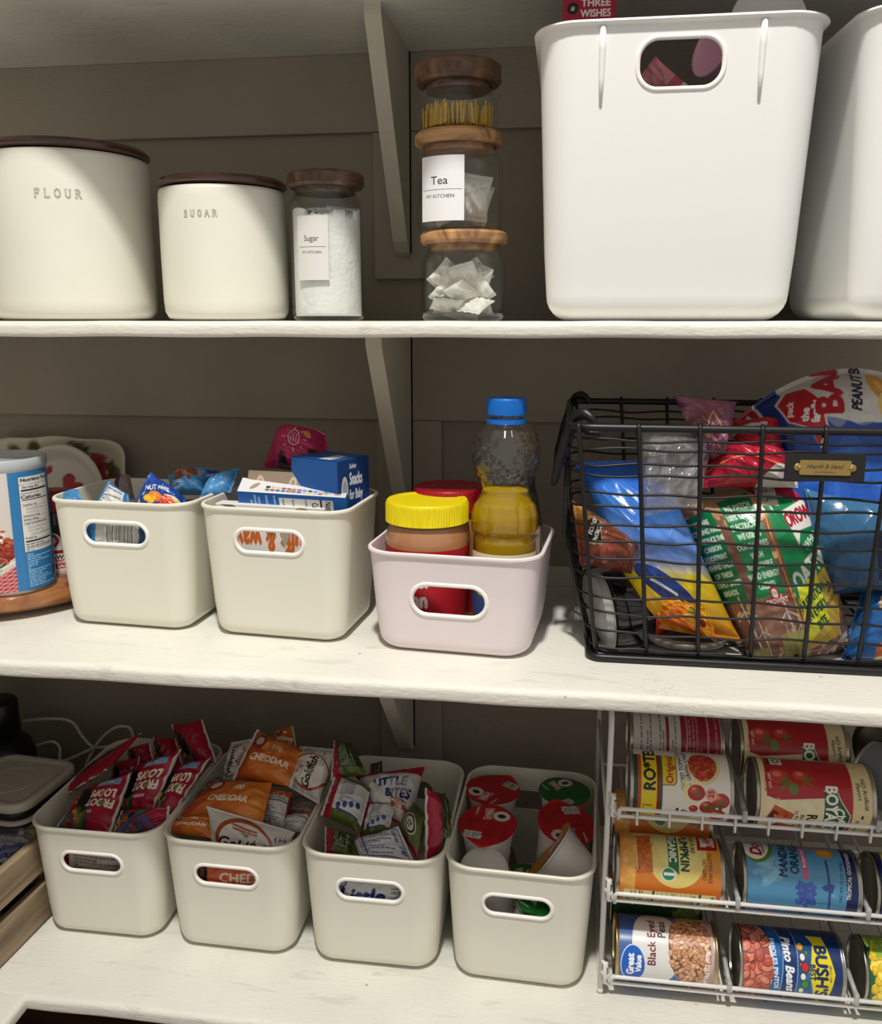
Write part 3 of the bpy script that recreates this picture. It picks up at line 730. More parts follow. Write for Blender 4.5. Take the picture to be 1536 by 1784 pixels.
for k, (ty, tz) in enumerate(TIERS):
    t = bpy.data.objects.new('tier', None); COL.objects.link(t); t.parent = rack
    m = MB()
    # front lip: upper rail with bent end, lower rail, prongs between them
    m.tube([(RX0 + .001, ty + .004, tz - .014), (RX0 + .001, ty + .001, tz - .003), (RX0 + .003, ty, tz), (RX0 + .008, ty, tz), (RX1, ty, tz)], .0024, 10)
    m.tube([(RX0 - .004, ty + .006, tz + .004), (RX0 - .003, ty + .004, tz - .008), (RX0 + .002, ty + .003, tz - .0105), (RX1, ty + .003, tz - .0105)], .0021, 10)
    m.obj('front_rail', M_WHITEWIRE, t)
    m = MB(); sl = .09
    for j in range(13):
        x = RX0 + .020 + j * .034
        if k == 2: m.tube([(x, ty - .0005, tz - .001), (x, ty + .0005, tz - .018), (x + .0008, ty + .003, tz - .0205), (x + .001, ty + .008, tz - .013), (x + .001, 1.155, tz - .010 + sl * .27)], .0014, 6)
        else: m.tube([(x, ty + .003, tz - .0125), (x, 1.155, tz - .0125 + sl * .27)], .0014, 6)
    m.obj('shelf_wires', M_WHITEWIRE, t)
    m = MB(); m.tube([(RX0 - .004, 1.155, tz - .012 + sl * .27), (RX1, 1.155, tz - .012 + sl * .27)], .002, 8); m.obj('back_rail', M_WHITEWIRE, t)
    m = MB()
    for z in (tz + .010, tz - .004):
        m.tube([(.0575, .893, z + .004), (RX0 - .006, .886, z + .003), (RX0 - .004, .886, z)], .0022, 8)
    m.tube([(RX0 - .004, .889, tz + .014), (RX0 - .0065, .886, tz + .012), (RX0 - .0065, .886, tz - .010), (RX0 - .003, .889, tz - .0115)], .0022, 8)
    m.obj('hook', M_WHITEWIRE, t)
    for x in ((.1985, .3315) if k else (.1965, .3295)):
        m = MB(); m.box(x - .0025, ty - .004, tz - .004, x + .0025, ty + .004, tz + .009, bev=.001)
        m.tube([(x, ty, tz + .006), (x, ty + .03, tz + .010), (x - .001, 1.15, tz + .008 + sl * .27)], .0028, 8)
        m.obj('divider', M_DIV, t)
        m = MB(); m.tube([(x - .006, ty + .01, tz - .006), (x - .007, 1.15, tz - .004 + sl * .27)], .0014, 6); m.obj('divider_wire', M_WHITEWIRE, t)

def can(label, C, L, cv, r=.0350, phi=34, rest=(120, 120, 118), yaw=0, tilt=0, gold=False, name='food_can', span=190, group=None, m=None, spin=0):
    """tin can lying on its side; the canvas runs left to right along the can and upward round it, centred on phi degrees above straight ahead"""
    t = thing(name, label, 'tin can', C, (0, radians(tilt), radians(yaw)), group)
    img = cv.out(); h, w = img.shape[:2]; a0, a1 = radians(phi - span / 2), radians(phi + span / 2); hl = L / 2 - .0045
    X, A = np.meshgrid(np.linspace(-hl, hl, w), np.linspace(a0, a1, h))
    q = MB(); q.grid(np.stack([X, -r * np.cos(A), r * np.sin(A)], -1), linear=img.reshape(-1, 3))
    X, A = np.meshgrid(np.linspace(-hl, hl, 2), np.linspace(a1, a0 + 2 * pi, 40))
    q.grid(np.stack([X, -r * np.cos(A), r * np.sin(A)], -1), rest); q.obj('label', m or M_LABEL, t)
    b = MB(); rb = r - .0006; e = L / 2
    pr = [(.0005, -e + .003), (r * .83, -e + .003), (r * .85, -e + .0024), (r * .87, -e + .0028), (r * .93, -e + .003), (r * .94, -e + .0004), (r * .96, -e), (r * .995, -e + .0002), (r * 1.012, -e + .001), (r * 1.012, -e + .0022), (r * .985, -e + .003), (rb, -e + .005)]
    pr += [(p[0], -p[1]) for p in pr[::-1]]
    th = np.linspace(0, 2 * pi, 56, endpoint=False); pa = np.array(pr)
    b.grid(np.stack([pa[:, 1][:, None] * np.ones(56), pa[:, 0][:, None] * np.cos(th), pa[:, 0][:, None] * np.sin(th)], -1), wu=True, flip=True)
    b.obj('can_body', M_GOLD if gold else M_STEEL, t, sharp=50)
    return t
M_LABEL = mat('can_label', attr=True, rough=.28, spec=.6)
M_GOLD = mat('gold_tin', (188, 168, 126), .3, metal=1.0)
def rec(cv, x, y, s):
    cv.rect(x - s, y - s, x + s, y + s, (232, 230, 226)); cv.rect(x - s * 1.5, y - s, x - s, y + s, (20, 20, 20))
    for k in range(3):
        a = radians(90 + 120 * k); b_ = radians(90 + 120 * k + 75); cv.line([(x + .62 * s * cos(a), y + .62 * s * sin(a)), (x + .62 * s * cos(b_), y + .62 * s * sin(b_))], s * .34, (20, 20, 20))
def tomato(cv, x, y, r):
    cv.ell(x, y, r, r * .92, (170, 34, 30)); cv.ell(x - r * .25, y + r * .3, r * .6, r * .45, (196, 62, 50)); cv.ell(x - r * .3, y + r * .42, r * .28, r * .18, (222, 120, 104))
    for k in range(5): a = radians(20 + 72 * k); cv.line([(x + r * .2, y - r * .1), (x + r * .2 + r * .5 * cos(a), y - r * .1 + r * .5 * sin(a))], r * .13, (84, 110, 48))
def c_rotel():
    c = Cv(165, 190, (226, 222, 212)); c.rect(0, 0, 7, 190, (30, 62, 46)); c.rect(7, 0, 46, 190, (222, 198, 24)); c.rect(7, 0, 13, 190, (178, 70, 26)); c.rect(40, 0, 46, 190, (134, 24, 22)); c.rect(46, 0, 50, 190, (24, 92, 54))
    c.rect(0, 150, 165, 190, (222, 218, 206))
    c.text('RO*TEL', 27, 128, 20, (14, 14, 14), rot=90, bold=1.6, sx=.95)
    c.poly([(50, 92), (70, 92), (74, 98), (74, 150), (50, 150)], (222, 190, 40)); c.line([(50, 92), (70, 92), (74, 98), (74, 150)], 1.4, (30, 26, 20)); c.text('Original', 62, 122, 12, (170, 36, 26), rot=90, bold=.8)
    c.text('DICED TOMATOES', 82, 128, 7, (30, 28, 26), rot=96, bold=.4, shear=.2); c.text('& GREEN CHILIES', 92, 130, 7, (30, 28, 26), rot=96, bold=.4, shear=.2)
    c.ell(122, 130, 28, 34, (226, 204, 150)); c.ell(120, 132, 24, 30, (178, 44, 34)); c.blobs(150, 98, 104, 142, 160, 1.4, 3, [(190, 50, 38), (160, 30, 26), (206, 76, 58), (150, 120, 50)], inside=lambda x, y: ((x - 120) / 22) ** 2 + ((y - 132) / 28) ** 2 < 1)
    c.blobs(30, 88, 60, 110, 100, 3, 7, [(228, 216, 140)], al=.3)
    for x, y, r in ((108, 82, 15), (128, 56, 14), (150, 70, 15), (146, 38, 16), (104, 52, 8)): tomato(c, x, y, r)
    c.blobs(20, 118, 50, 150, 64, 1.2, 3, [(70, 104, 44), (120, 60, 34)]); c.ell(134, 80, 11, 11, (236, 150, 130)); c.text('25', 133, 81, 9, (60, 20, 20), rot=90, bold=.4)
    c.fine(16, 30, 38, 56, 4, (90, 70, 30)); rec(c, 88, 42, 9); c.rect(46, 26, 100, 28, (30, 26, 20)); c.rect(0, 0, 165, 24, (220, 216, 204)); c.fine(5, 2, 160, 22, 4, (120, 90, 60)); c.rect(60, 2, 110, 18, (214, 186, 60))
    return c
def c_redtop():
    c = Cv(165, 150, (204, 200, 194)); c.rect(90, 0, 165, 150, (150, 22, 50)); c.fine(6, 8, 60, 140, 9, (90, 86, 84), rot90=True, al=.7); c.rect(62, 20, 68, 110, (140, 30, 44)); c.fine(72, 8, 88, 140, 3, (90, 86, 84), rot90=True)
    c.fine(96, 10, 160, 140, 9, (206, 150, 160), rot90=True, al=.5); c.rect(101, 8, 102.5, 142, (216, 190, 190)); c.rect(140, 8, 141.5, 142, (216, 190, 190)); rec(c, 24, 128, 8)
    return c
def c_chef(top=False):
    c = Cv(185, 190, (168, 22, 36)); c.rect(0, 0, 10, 190, (222, 206, 160)); c.rect(155, 0, 185, 190, (214, 198, 150))
    for k in range(38): c.ell(155, k * 5 + 2, 2.2, 2.2, (214, 198, 150))
    c.rect(0, 168, 185, 190, (186, 170, 150)); c.fine(14, 170, 150, 188, 9, (120, 60, 50), rot90=True, al=.6)
    if not top:
        rec(c, 32, 155, 10)
    tomato(c, 38, 112, 29); tomato(c, 74, 118, 21); c.ell(56, 100, 8, 10, (96, 120, 50)); c.text('NET WT', 16, 112, 5, (230, 190, 180), rot=-90, bold=.3); c.text('15 OZ (425g)', 10 + 1, 112, 5, (160, 40, 40), rot=-90, bold=.3)
    c.poly([(10, 86), (30, 80), (110, 88), (118, 0), (10, 0)], (224, 212, 170)); c.blobs(30, 30, 0, 100, 80, 2, 5, [(232, 222, 186), (214, 196, 140)], al=.5)
    for dx, dy in ((18, 52), (26, 14)): c.poly([(dx - 8, dy - 10), (dx + 6, dy + 20), (dx + 40, dy + 4), (dx + 34, dy - 18)], (186, 86, 44)); c.poly([(dx - 4, dy - 6), (dx + 4, dy + 10), (dx + 14, dy + 4), (dx + 8, dy - 10)], (80, 34, 24)); c.blobs(8, dx + 8, dy - 14, dx + 34, dy + 6, 1.5, 4, [(204, 112, 60), (160, 60, 32)])
    c.text('Mini', 104, 30, 11, (24, 20, 18), rot=-90, bold=.8); c.text('Ravioli', 88, 30, 17, (24, 20, 18), rot=-90, bold=1.0, sx=.85); c.text('Beef Ravioli', 72, 32, 7, (40, 60, 46), rot=-90, bold=.3); c.text('in Pasta Sauce', 62, 34, 7, (40, 60, 46), rot=-90, bold=.3)
    c.poly([(106, 100), (128, 98), (134, 84), (150, 60), (146, 0), (108, 0)], (24, 84, 50)); c.line([(106, 100), (128, 98), (134, 84), (150, 60), (146, 0)], 1.6, (210, 220, 190)); c.text('BOYARDEE', 119, 50, 19, (240, 238, 226), rot=-90, bold=1.3, sx=.86); c.text('Chef', 137, 54, 14, (240, 238, 226), rot=-66, bold=.9, shear=.3)
    c.text('NO Artificial', 174, 98, 7, (60, 50, 36), rot=-84, bold=.4); c.text('Flavors', 164, 102, 7, (60, 50, 36), rot=-84, bold=.3); c.ell(170, 58, 2, 4, (60, 50, 36)); c.text('Preservatives', 164, 26, 6.5, (60, 50, 36), rot=-86, bold=.3)
    return c
def c_pumpkin():
    c = Cv(170, 190, (222, 142, 40)); c.grad(0, 40, 170, 190, (206, 96, 30), (222, 176, 60), False); c.grad(0, 40, 26, 190, (210, 130, 50), (222, 170, 80)); c.ell(95, 130, 52, 70, (226, 206, 120)); c.ell(100, 150, 40, 60, (232, 216, 140))
    c.blobs(25, 6, 60, 40, 170, 2, 6, [(232, 182, 110)], al=.3); c.poly([(24, 172), (52, 178), (56, 86), (30, 80)], (196, 104, 40)); c.poly([(24, 172), (52, 178), (52, 162), (25, 158)], (232, 210, 180)); c.blobs(60, 28, 84, 54, 160, 1, 3, [(206, 120, 56), (178, 84, 30)]); c.line([(29, 90), (27, 170)], 2, (230, 200, 150))
    c.poly([(82, 190), (98, 190), (100, 84), (92, 92), (82, 84)], (22, 104, 62)); c.text('ORGANIC', 90, 140, 12, (238, 236, 220), rot=-90, bold=1.0, sx=.9); c.ell(82, 84, 12, 12, (236, 234, 226)); c.ell(82, 84, 10.5, 10.5, (40, 132, 96)); c.rect(74, 82, 92, 87, (236, 234, 226))
    c.text('PUMPKIN', 110, 130, 14, (22, 70, 48), rot=-90, bold=1.3, sx=.95); c.text('100% PURE', 124, 146, 7, (40, 70, 44), rot=-90, bold=.4)
    c.poly([(132, 130), (166, 132), (168, 190), (136, 190)], (176, 22, 30)); c.poly([(138, 138), (162, 140), (164, 186), (152, 180), (140, 186)], (238, 234, 224)); c.text("Libby's", 152, 160, 12, (176, 22, 30), rot=-80, bold=.9, shear=.2)
    c.text('GLUTEN FREE', 152, 100, 6, (80, 50, 20), rot=-90, bold=.3); c.text('NO GMO', 142, 96, 6, (80, 50, 20), rot=-90, bold=.3)
    c.rect(8, 0, 162, 50, (226, 214, 148)); c.text('Nutrition Facts', 157, 24, 6, (16, 36, 26), rot=-90, bold=.6, sx=.85); c.rect(134, 2, 138, 50, (16, 52, 34)); c.text('Calories', 126, 28, 7, (16, 36, 26), rot=-90, bold=.7)
    for x in (120, 112, 104, 96, 88, 80, 72, 64): c.rect(x, 2, x + .8, 50, (60, 66, 40)); c.fine(x + 1.5, 6, x + 6, 48, 1, (50, 56, 36), rot90=True)
    c.rect(56, 2, 60, 50, (16, 52, 34)); c.fine(12, 4, 54, 48, 7, (60, 66, 40), rot90=True); c.rect(34, 2, 36, 50, (16, 52, 34)); c.rect(0, 0, 170, 5, (206, 110, 60))
    return c
def c_dole():
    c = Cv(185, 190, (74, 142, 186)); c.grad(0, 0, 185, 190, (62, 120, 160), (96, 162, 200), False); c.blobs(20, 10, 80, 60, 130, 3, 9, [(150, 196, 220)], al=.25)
    c.ell(20, 160, 30, 42, (90, 128, 40)); c.ell(18, 162, 26, 38, (232, 230, 222)); c.text('Dole', 19, 160, 19, (178, 22, 44), rot=90, bold=1.6, shear=.15); c.rect(32, 138, 34, 176, (30, 34, 60))
    c.text('MANDARIN', 65, 142, 14, (20, 32, 76), rot=84, bold=1.0, sx=.86); c.text('ORANGES', 84, 142, 14, (20, 32, 76), rot=84, bold=1.0, sx=.86); c.rect(94, 96, 104, 168, (190, 90, 140)); c.text('IN LIGHT SYRUP', 99, 136, 5, (240, 220, 230), rot=88, bold=.3, sx=.8)
    c.blobs(60, 84, 48, 112, 90, 2, 4, [(52, 76, 150), (60, 90, 160)]); c.line([(98, 50), (98, 6)], 3, (48, 70, 140)); c.line([(98, 40), (110, 56), (136, 56)], 1.5, (48, 70, 140)); c.line([(136, 130), (138, 40)], 4, (44, 62, 128)); c.blobs(14, 128, 80, 144, 92, 2, 4, [(44, 66, 130)])
    for a in range(0, 80, 9): c.line([(140, 70), (140 + 40 * cos(radians(a - 10)), 70 + 60 * sin(radians(a - 10)))], .8, (110, 170, 205), .6)
    for x, y, r in ((118, 172, 14), (138, 150, 15), (104, 184, 12), (150, 178, 10)): c.ell(x, y, r, r * .8, (224, 140, 36)); c.ell(x - 2, y + 2, r * .7, r * .5, (236, 168, 60))
    c.rect(166, 0, 185, 190, (20, 32, 74)); c.text('TROPICAL GOODNESS', 172, 110, 6, (210, 214, 226), rot=86, bold=.3); c.text('NET WT 15 OZ (425g)', 158, 96, 5, (24, 50, 90), rot=86, bold=.3)
    c.ell(98, 32, 9, 9, (24, 50, 100)); c.ell(98, 32, 4, 4, (220, 226, 232)); c.ell(98, 32, 2.2, 2.2, (24, 50, 100)); c.rect(36, 20, 46, 44, (186, 84, 130)); c.fine(16, 22, 30, 60, 2, (30, 60, 100), rot90=True); c.rect(0, 0, 185, 14, (60, 120, 170)); c.fine(4, 2, 160, 12, 3, (30, 60, 100))
    return c
def c_peas():
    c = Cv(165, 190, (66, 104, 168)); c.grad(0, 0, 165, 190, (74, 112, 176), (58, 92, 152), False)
    c.rect(82, 0, 165, 52, (178, 140, 104)); c.blobs(40, 84, 2, 160, 50, 3, 9, [(190, 156, 120), (160, 122, 90)], asp=4, al=.5); c.rect(140, 0, 165, 190, (176, 150, 132))
    c.ell(70, 96, 50, 80, (20, 40, 90)); c.ell(71, 97, 48.5, 78, (66, 104, 168)); c.ell(64, 104, 42, 76, (222, 220, 218)); c.ell(126, 108, 40, 74, (196, 168, 158)); c.ell(123, 108, 37, 69, (120, 78, 66))
    c.blobs(520, 88, 42, 160, 176, 2.2, 3.4, [(214, 166, 124), (200, 148, 108), (226, 184, 146), (188, 130, 96)], inside=lambda x, y: ((x - 123) / 35) ** 2 + ((y - 108) / 66) ** 2 < 1, edge=(92, 48, 44))
    c.text('Black Eyed', 56, 112, 14, (104, 28, 30), rot=90, bold=.6, sx=.98); c.text('Peas', 74, 136, 14, (54, 34, 36), rot=90, bold=.6)
    c.ell(24, 68, 22, 36, (214, 224, 240)); c.ell(24, 68, 20.5, 34, (24, 92, 190)); c.text('Great', 19, 68, 12, (244, 246, 250), rot=90, bold=1.3); c.text('Value', 33, 70, 10, (244, 246, 250), rot=90, bold=1.0)
    c.text('NET WT 15.5 OZ (439g)', 152, 62, 6.5, (240, 232, 226), rot=88, bold=.5, sx=.9); c.fine(138, 22, 144, 84, 1, (236, 226, 220), rot90=True)
    return c
def c_pinto():
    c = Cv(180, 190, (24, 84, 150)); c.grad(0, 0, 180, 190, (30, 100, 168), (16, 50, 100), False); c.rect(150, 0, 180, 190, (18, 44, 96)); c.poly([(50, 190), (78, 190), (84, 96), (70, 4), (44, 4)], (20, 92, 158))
    c.ell(12, 92, 42, 92, (222, 216, 212)); c.ell(10, 92, 40, 88, (150, 62, 48))
    c.blobs(230, 0, 6, 52, 182, 5.0, 7.6, [(206, 112, 92), (192, 96, 76), (218, 130, 108), (178, 82, 66)], asp=1.5, inside=lambda x, y: ((x - 10) / 37) ** 2 + ((y - 92) / 84) ** 2 < 1, edge=(112, 44, 36))
    c.poly([(62, 186), (92, 184), (100, 130), (94, 4), (64, 4), (74, 90)], (14, 48, 104)); c.line([(62, 186), (74, 120), (64, 4)], 1.2, (150, 180, 214)); c.line([(92, 184), (100, 120), (94, 4)], 1.2, (150, 180, 214))
    c.text('Pinto Beans', 84, 92, 15, (236, 238, 242), rot=-86, bold=1.1, shear=.25, sx=.98); c.text('FRIJOLES PINTOS', 58, 92, 8, (220, 230, 240), rot=-86, bold=.6, sx=1.05)
    for a in range(-40, 60, 9): c.line([(112, 70), (112 + 40 * cos(radians(a)), 70 + 70 * sin(radians(a)))], 1, (70, 140, 200), .4)
    for x, y, r, col in ((106, 126, 8, (226, 150, 40)), (108, 108, 7, (236, 230, 220)), (112, 92, 9, (196, 40, 40)), (108, 76, 7, (236, 232, 220)), (112, 62, 9, (56, 136, 60)), (106, 48, 7, (228, 224, 190)), (116, 116, 5, (60, 130, 50)), (104, 96, 4, (210, 60, 50))): c.ell(x, y, r * .8, r, (20, 40, 20)); c.ell(x, y, r * .8 - 1.2, r - 1.2, col)
    c.poly([(120, 150), (150, 150), (154, 132), (166, 84), (156, 34), (154, 16), (126, 20), (130, 36), (120, 84), (130, 134)], (226, 206, 24)); c.text("BUSH'S", 143, 84, 21, (16, 38, 84), rot=-90, bold=2.0, sx=1.0); c.text('BEST', 126, 84, 9, (16, 38, 84), rot=-90, bold=.9); c.text('SINCE 1908', 158, 84, 4, (30, 40, 60), rot=-90, bold=.2)
    c.text('NET WT', 22, 16, 5, (236, 232, 226), rot=-88, bold=.4); c.text('16 OZ', 12, 20, 6, (236, 232, 226), rot=-88, bold=.5)
    return c
def c_green():
    c = Cv(150, 150, (34, 70, 40)); c.poly([(4, 60), (44, 60), (52, 90), (44, 130), (4, 130)], (206, 180, 90)); c.poly([(6, 62), (42, 62), (49, 90), (42, 128), (6, 128)], (140, 26, 28)); c.text('Del Monte', 24, 94, 13, (236, 230, 210), rot=90, bold=.8, sx=.8); c.text('Quality', 42, 90, 5, (230, 200, 120), rot=90, bold=.3)
    c.text('Fresh', 68, 90, 8, (226, 226, 200), rot=90, bold=.4, shear=.3); c.text('CUT', 84, 92, 14, (226, 226, 200), rot=90, bold=.9); c.text('GREEN', 102, 94, 12, (226, 226, 200), rot=90, bold=.8); c.blobs(60, 108, 30, 148, 140, 3, 6, [(110, 130, 60), (88, 112, 48), (130, 146, 76)], asp=3)
    return c
def c_corn():
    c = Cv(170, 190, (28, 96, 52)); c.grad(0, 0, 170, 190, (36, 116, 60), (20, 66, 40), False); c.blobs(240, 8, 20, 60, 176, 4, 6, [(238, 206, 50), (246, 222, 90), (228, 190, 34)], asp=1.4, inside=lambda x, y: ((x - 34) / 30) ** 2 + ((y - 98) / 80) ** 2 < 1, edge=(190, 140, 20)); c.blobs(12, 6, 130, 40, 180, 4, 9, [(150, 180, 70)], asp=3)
    return c
def c_dark():
    c = Cv(170, 190, (20, 32, 92)); c.poly([(14, 176), (60, 170), (66, 120), (60, 70), (14, 90), (8, 130)], (226, 206, 24)); c.text("BUSH'S", 40, 124, 17, (16, 28, 70), rot=-90, bold=1.6); c.fine(20, 100, 30, 150, 2, (16, 28, 70), rot90=True)
    return c
def c_brown():
    c = Cv(150, 150, (206, 200, 190)); c.bars(8, 96, 70, 140, False); c.ell(80, 56, 52, 48, (120, 100, 80)); c.ell(80, 56, 50, 46, (190, 162, 80)); c.fine(40, 28, 120, 86, 8, (70, 52, 30)); c.ell(40, 10, 14, 12, (150, 140, 126)); c.fine(76, 100, 146, 140, 6, (110, 96, 84)); return c
DZ = (.034, .020)
def cc(px, py, tier, off=0): 
    p = W(px, py, Y=TIERS[tier][0] + .035 + off); return (p.x, TIERS[tier][0] + .035 + off, TIERS[tier][1] + .0205 + off * .09)
def lx(px, tier, off=0, dz=.02): return W(px, 1655, Y=.92).x
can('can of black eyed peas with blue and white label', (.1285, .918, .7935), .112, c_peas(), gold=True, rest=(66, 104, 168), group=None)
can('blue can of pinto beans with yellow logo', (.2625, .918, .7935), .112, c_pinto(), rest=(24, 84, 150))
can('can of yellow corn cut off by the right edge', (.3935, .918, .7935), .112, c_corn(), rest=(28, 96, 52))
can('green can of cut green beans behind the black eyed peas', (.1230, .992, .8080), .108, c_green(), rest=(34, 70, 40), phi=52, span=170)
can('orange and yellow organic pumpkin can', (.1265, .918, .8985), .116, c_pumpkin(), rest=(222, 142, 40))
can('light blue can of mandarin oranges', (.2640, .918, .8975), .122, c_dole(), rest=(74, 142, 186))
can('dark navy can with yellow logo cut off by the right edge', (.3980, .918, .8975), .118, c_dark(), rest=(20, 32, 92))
cv = c_pumpkin(); can('second pumpkin can lying behind the first pumpkin can', (.1240, .992, .9110), .116, cv, rest=(222, 142, 40), phi=46)
can('yellow can of diced tomatoes and green chilies', (.1330, .918, 1.0015), .108, c_rotel(), rest=(222, 218, 206), phi=30)
can('can with white and dark red back label behind the tomato can', (.1360, .992, 1.0150), .106, c_redtop(), rest=(150, 22, 50), phi=46, span=150)
can('red ravioli can at the front of the top tier', (.2690, .918, 1.0015), .120, c_chef(), rest=(186, 170, 150), phi=30)
can('red ravioli can behind the front ravioli can', (.2640, .992, 1.0155), .118, c_chef(True), rest=(186, 170, 150), phi=26)
can('can with blue grey metal end facing the front', (.3760, .925, 1.010), .100, Cv(40, 40, (120, 124, 130)), rest=(120, 124, 130), yaw=-52)
can('tilted brown and cream can at the right end of the top tier', (.4050, 1.010, 1.022), .108, c_brown(), rest=(206, 200, 190), phi=40, yaw=28, span=150)

# ------------------------------------------------------------ left end of the middle shelf
M_TURN = wood('turntable_wood', (88, 46, 24), (164, 108, 62), .35, .25, 'X', .6)
m = MB(); m.lathe([(.0005, .004), (.10, .004), (.10, .010), (.143, .010), (.148, .014), (.149, .021), (.147, .027), (.143, .029), (.0005, .029)], 96)
m.lathe([(.0005, 0), (.08, 0), (.08, .005), (.0005, .005)], 48)
tx, ty_ = -.716, 1.03
o = m.obj('turntable', M_TURN, None, sharp=40); o.location = (tx, ty_, Z_MID); tag(o, 'round wooden turntable under the breadcrumb canister', 'turntable')
zt = Z_MID + .029
# breadcrumb canister
cv = Cv(230, 300, (214, 206, 200))
cv.grad(0, 0, 150, 300, (196, 190, 170), (216, 206, 206), False); cv.blobs(160, 60, 60, 142, 160, 3, 6, [(140, 44, 30), (166, 62, 40), (110, 30, 22), (186, 84, 56)], inside=lambda x, y: ((x - 100) / 46) ** 2 + ((y - 112) / 44) ** 2 < 1, edge=(90, 22, 18)); cv.blobs(50, 70, 120, 130, 160, 1, 3, [(206, 40, 36), (236, 220, 200)])
cv.blobs(16, 84, 50, 116, 84, 3, 7, [(50, 110, 50), (80, 140, 60)]); cv.poly([(0, 0), (150, 0), (150, 82), (120, 40), (60, 20), (0, 30)], (226, 210, 206))
cv.poly([(0, 0), (152, 0), (148, 74), (100, 26), (0, 14)], (176, 40, 56))
for k in range(26):
    cv.line([(k * 9 - 60, 0), (k * 9 + 10, 80)], 2.2, (226, 196, 196), .45) if k < 24 else None
for k in range(6): cv.line([(60, 6 + k * 10), (150, 6 + k * 10)], 3, (226, 196, 196), .35)
cv.line([(80, 34), (150, 84)], 3, (236, 226, 220)); cv.rect(0, 76, 0, 76, (0, 0, 0))
cv.rect(143, 0, 230, 300, (44, 120, 178)); cv.rect(159, 98, 221, 286, (226, 224, 220)); cv.line([(159, 98), (221, 98), (221, 286), (159, 286), (159, 98)], .8, (30, 40, 50))
cv.text('Nutrition Facts', 193, 278, 8.5, (16, 18, 22), bold=.7, sx=.82); cv.text('about 15 servings per container', 190, 267, 4, (60, 62, 66), sx=.85); cv.text('Serving size', 180, 260, 5, (16, 18, 22), bold=.4, sx=.95); cv.rect(162, 250, 218, 254.5, (14, 16, 20))
cv.text('Amount per serving', 178, 245, 3, (16, 18, 22), bold=.2); cv.text('Calories', 180, 236, 8.5, (16, 18, 22), bold=.7, sx=.95); cv.rect(162, 227, 218, 229.5, (14, 16, 20))
yy = 216
for tx_, ind, bo in (('Total Fat 1.5g', 0, 1), ('Saturated Fat 0g', 6, 0), ('Trans Fat 0g', 6, 0), ('Cholesterol 0mg', 0, 1), ('Sodium 350mg', 0, 1), ('Total Carbohydrate 20g', 0, 1), ('Dietary Fiber 1g', 6, 0), ('Total Sugars 2g', 6, 0), ('Includes 1g Added Sugars', 10, 0), ('Protein 4g', 0, 1)):
    T = text_tris(tx_); wv = (T[..., 0].max() - T[..., 0].min()) * 4 / .7 * .8; cv.text(tx_, 162 + ind + wv / 2, yy, 4, (30, 30, 34), bold=.3 if bo else 0, sx=.8); cv.rect(162 + ind, yy - 4.4, 218, yy - 3.8, (60, 60, 66)); yy -= 9.2
cv.rect(162, 122, 218, 126, (14, 16, 20)); cv.fine(162, 108, 216, 120, 2, (60, 60, 66)); cv.rect(162, 106, 218, 107.5, (14, 16, 20)); cv.fine(162, 99, 214, 105, 2, (60, 60, 66)); cv.fine(162, 8, 216, 94, 15, (170, 206, 232)); cv.rect(216, 20, 224, 44, (24, 50, 110))
cx, cy, R = -.6605, .957, .0495
t = thing('breadcrumb_canister', 'round cardboard canister with meatball picture and blue nutrition panel', 'canister', (cx, cy, zt)); Hc = W(40, 805, Y=.915).z - zt
img = cv.out(); hh, ww = img.shape[:2]; U, V = np.meshgrid(np.linspace(0, 1, ww), np.linspace(0, 1, hh)); th = atan2(-cy, -cx) + radians(-112) + U * radians(190)
m = MB(); m.grid(np.stack([R * np.cos(th), R * np.sin(th), .004 + V * (Hc - .018)], -1), linear=img.reshape(-1, 3)); th2 = np.linspace(th[0, -1], th[0, 0] + 2 * pi, 40); m.grid(np.stack([np.stack([R * np.cos(th2), R * np.sin(th2), z + 0 * th2], -1) for z in (.004, Hc - .014)]), (44, 120, 178)); m.obj('label', M_LABEL, t)
m = MB(); m.lathe([(.0005, 0), (R * .97, 0), (R * 1.01, .001), (R * 1.01, .004), (R * .99, .005)], 64); m.obj('base_rim', M_STEEL, t)
m = MB(); m.lathe([(R * .985, Hc - .016), (R * 1.015, Hc - .013), (R * 1.03, Hc - .010), (R * 1.03, Hc - .001), (R * 1.0, Hc), (R * .96, Hc - .001), (R * .94, Hc - .004), (.0005, Hc - .004)], 64); m.obj('lid', mat('grey_lid', (176, 180, 184), .3), t)
# seasoned salt bottle
sx_, sy_ = W(97, 940, Y=1.035).x, 1.035
t = thing('seasoning_bottle', 'small brown seasoned salt bottle with red cap', 'bottle', (sx_, sy_, zt)); zc = W(97, 862, Y=1.01).z - zt; zb2 = W(97, 895, Y=1.01).z - zt; r = .0245
m = MB(); m.lathe([(.0005, 0), (r * .9, 0), (r, .004), (r, zb2 - .012), (r * .93, zb2 - .004), (r * .86, zb2 + .004), (.0005, zb2 + .004)], 40); m.obj('bottle', mat('brown_seasoning', (70, 30, 18), .2, coat=.6), t)
m = MB(); m.lathe([(.0005, zb2), (r * 1.0, zb2), (r * 1.02, zb2 + .003), (r * 1.0, zc - .003), (r * .96, zc), (.0005, zc)], 40); m.obj('cap', mat('crimson_cap', (150, 20, 44), .35), t)
cv = Cv(120, 150, (224, 220, 216)); cv.rect(0, 104, 120, 150, (28, 20, 20)); cv.ell(50, 104, 26, 26, (224, 220, 216)); cv.ell(50, 104, 22, 22, (150, 26, 36)); cv.ell(50, 104, 14, 14, (224, 220, 216)); cv.ell(50, 104, 9, 9, (150, 26, 36)); cv.ell(50, 104, 3, 3, (224, 220, 216))
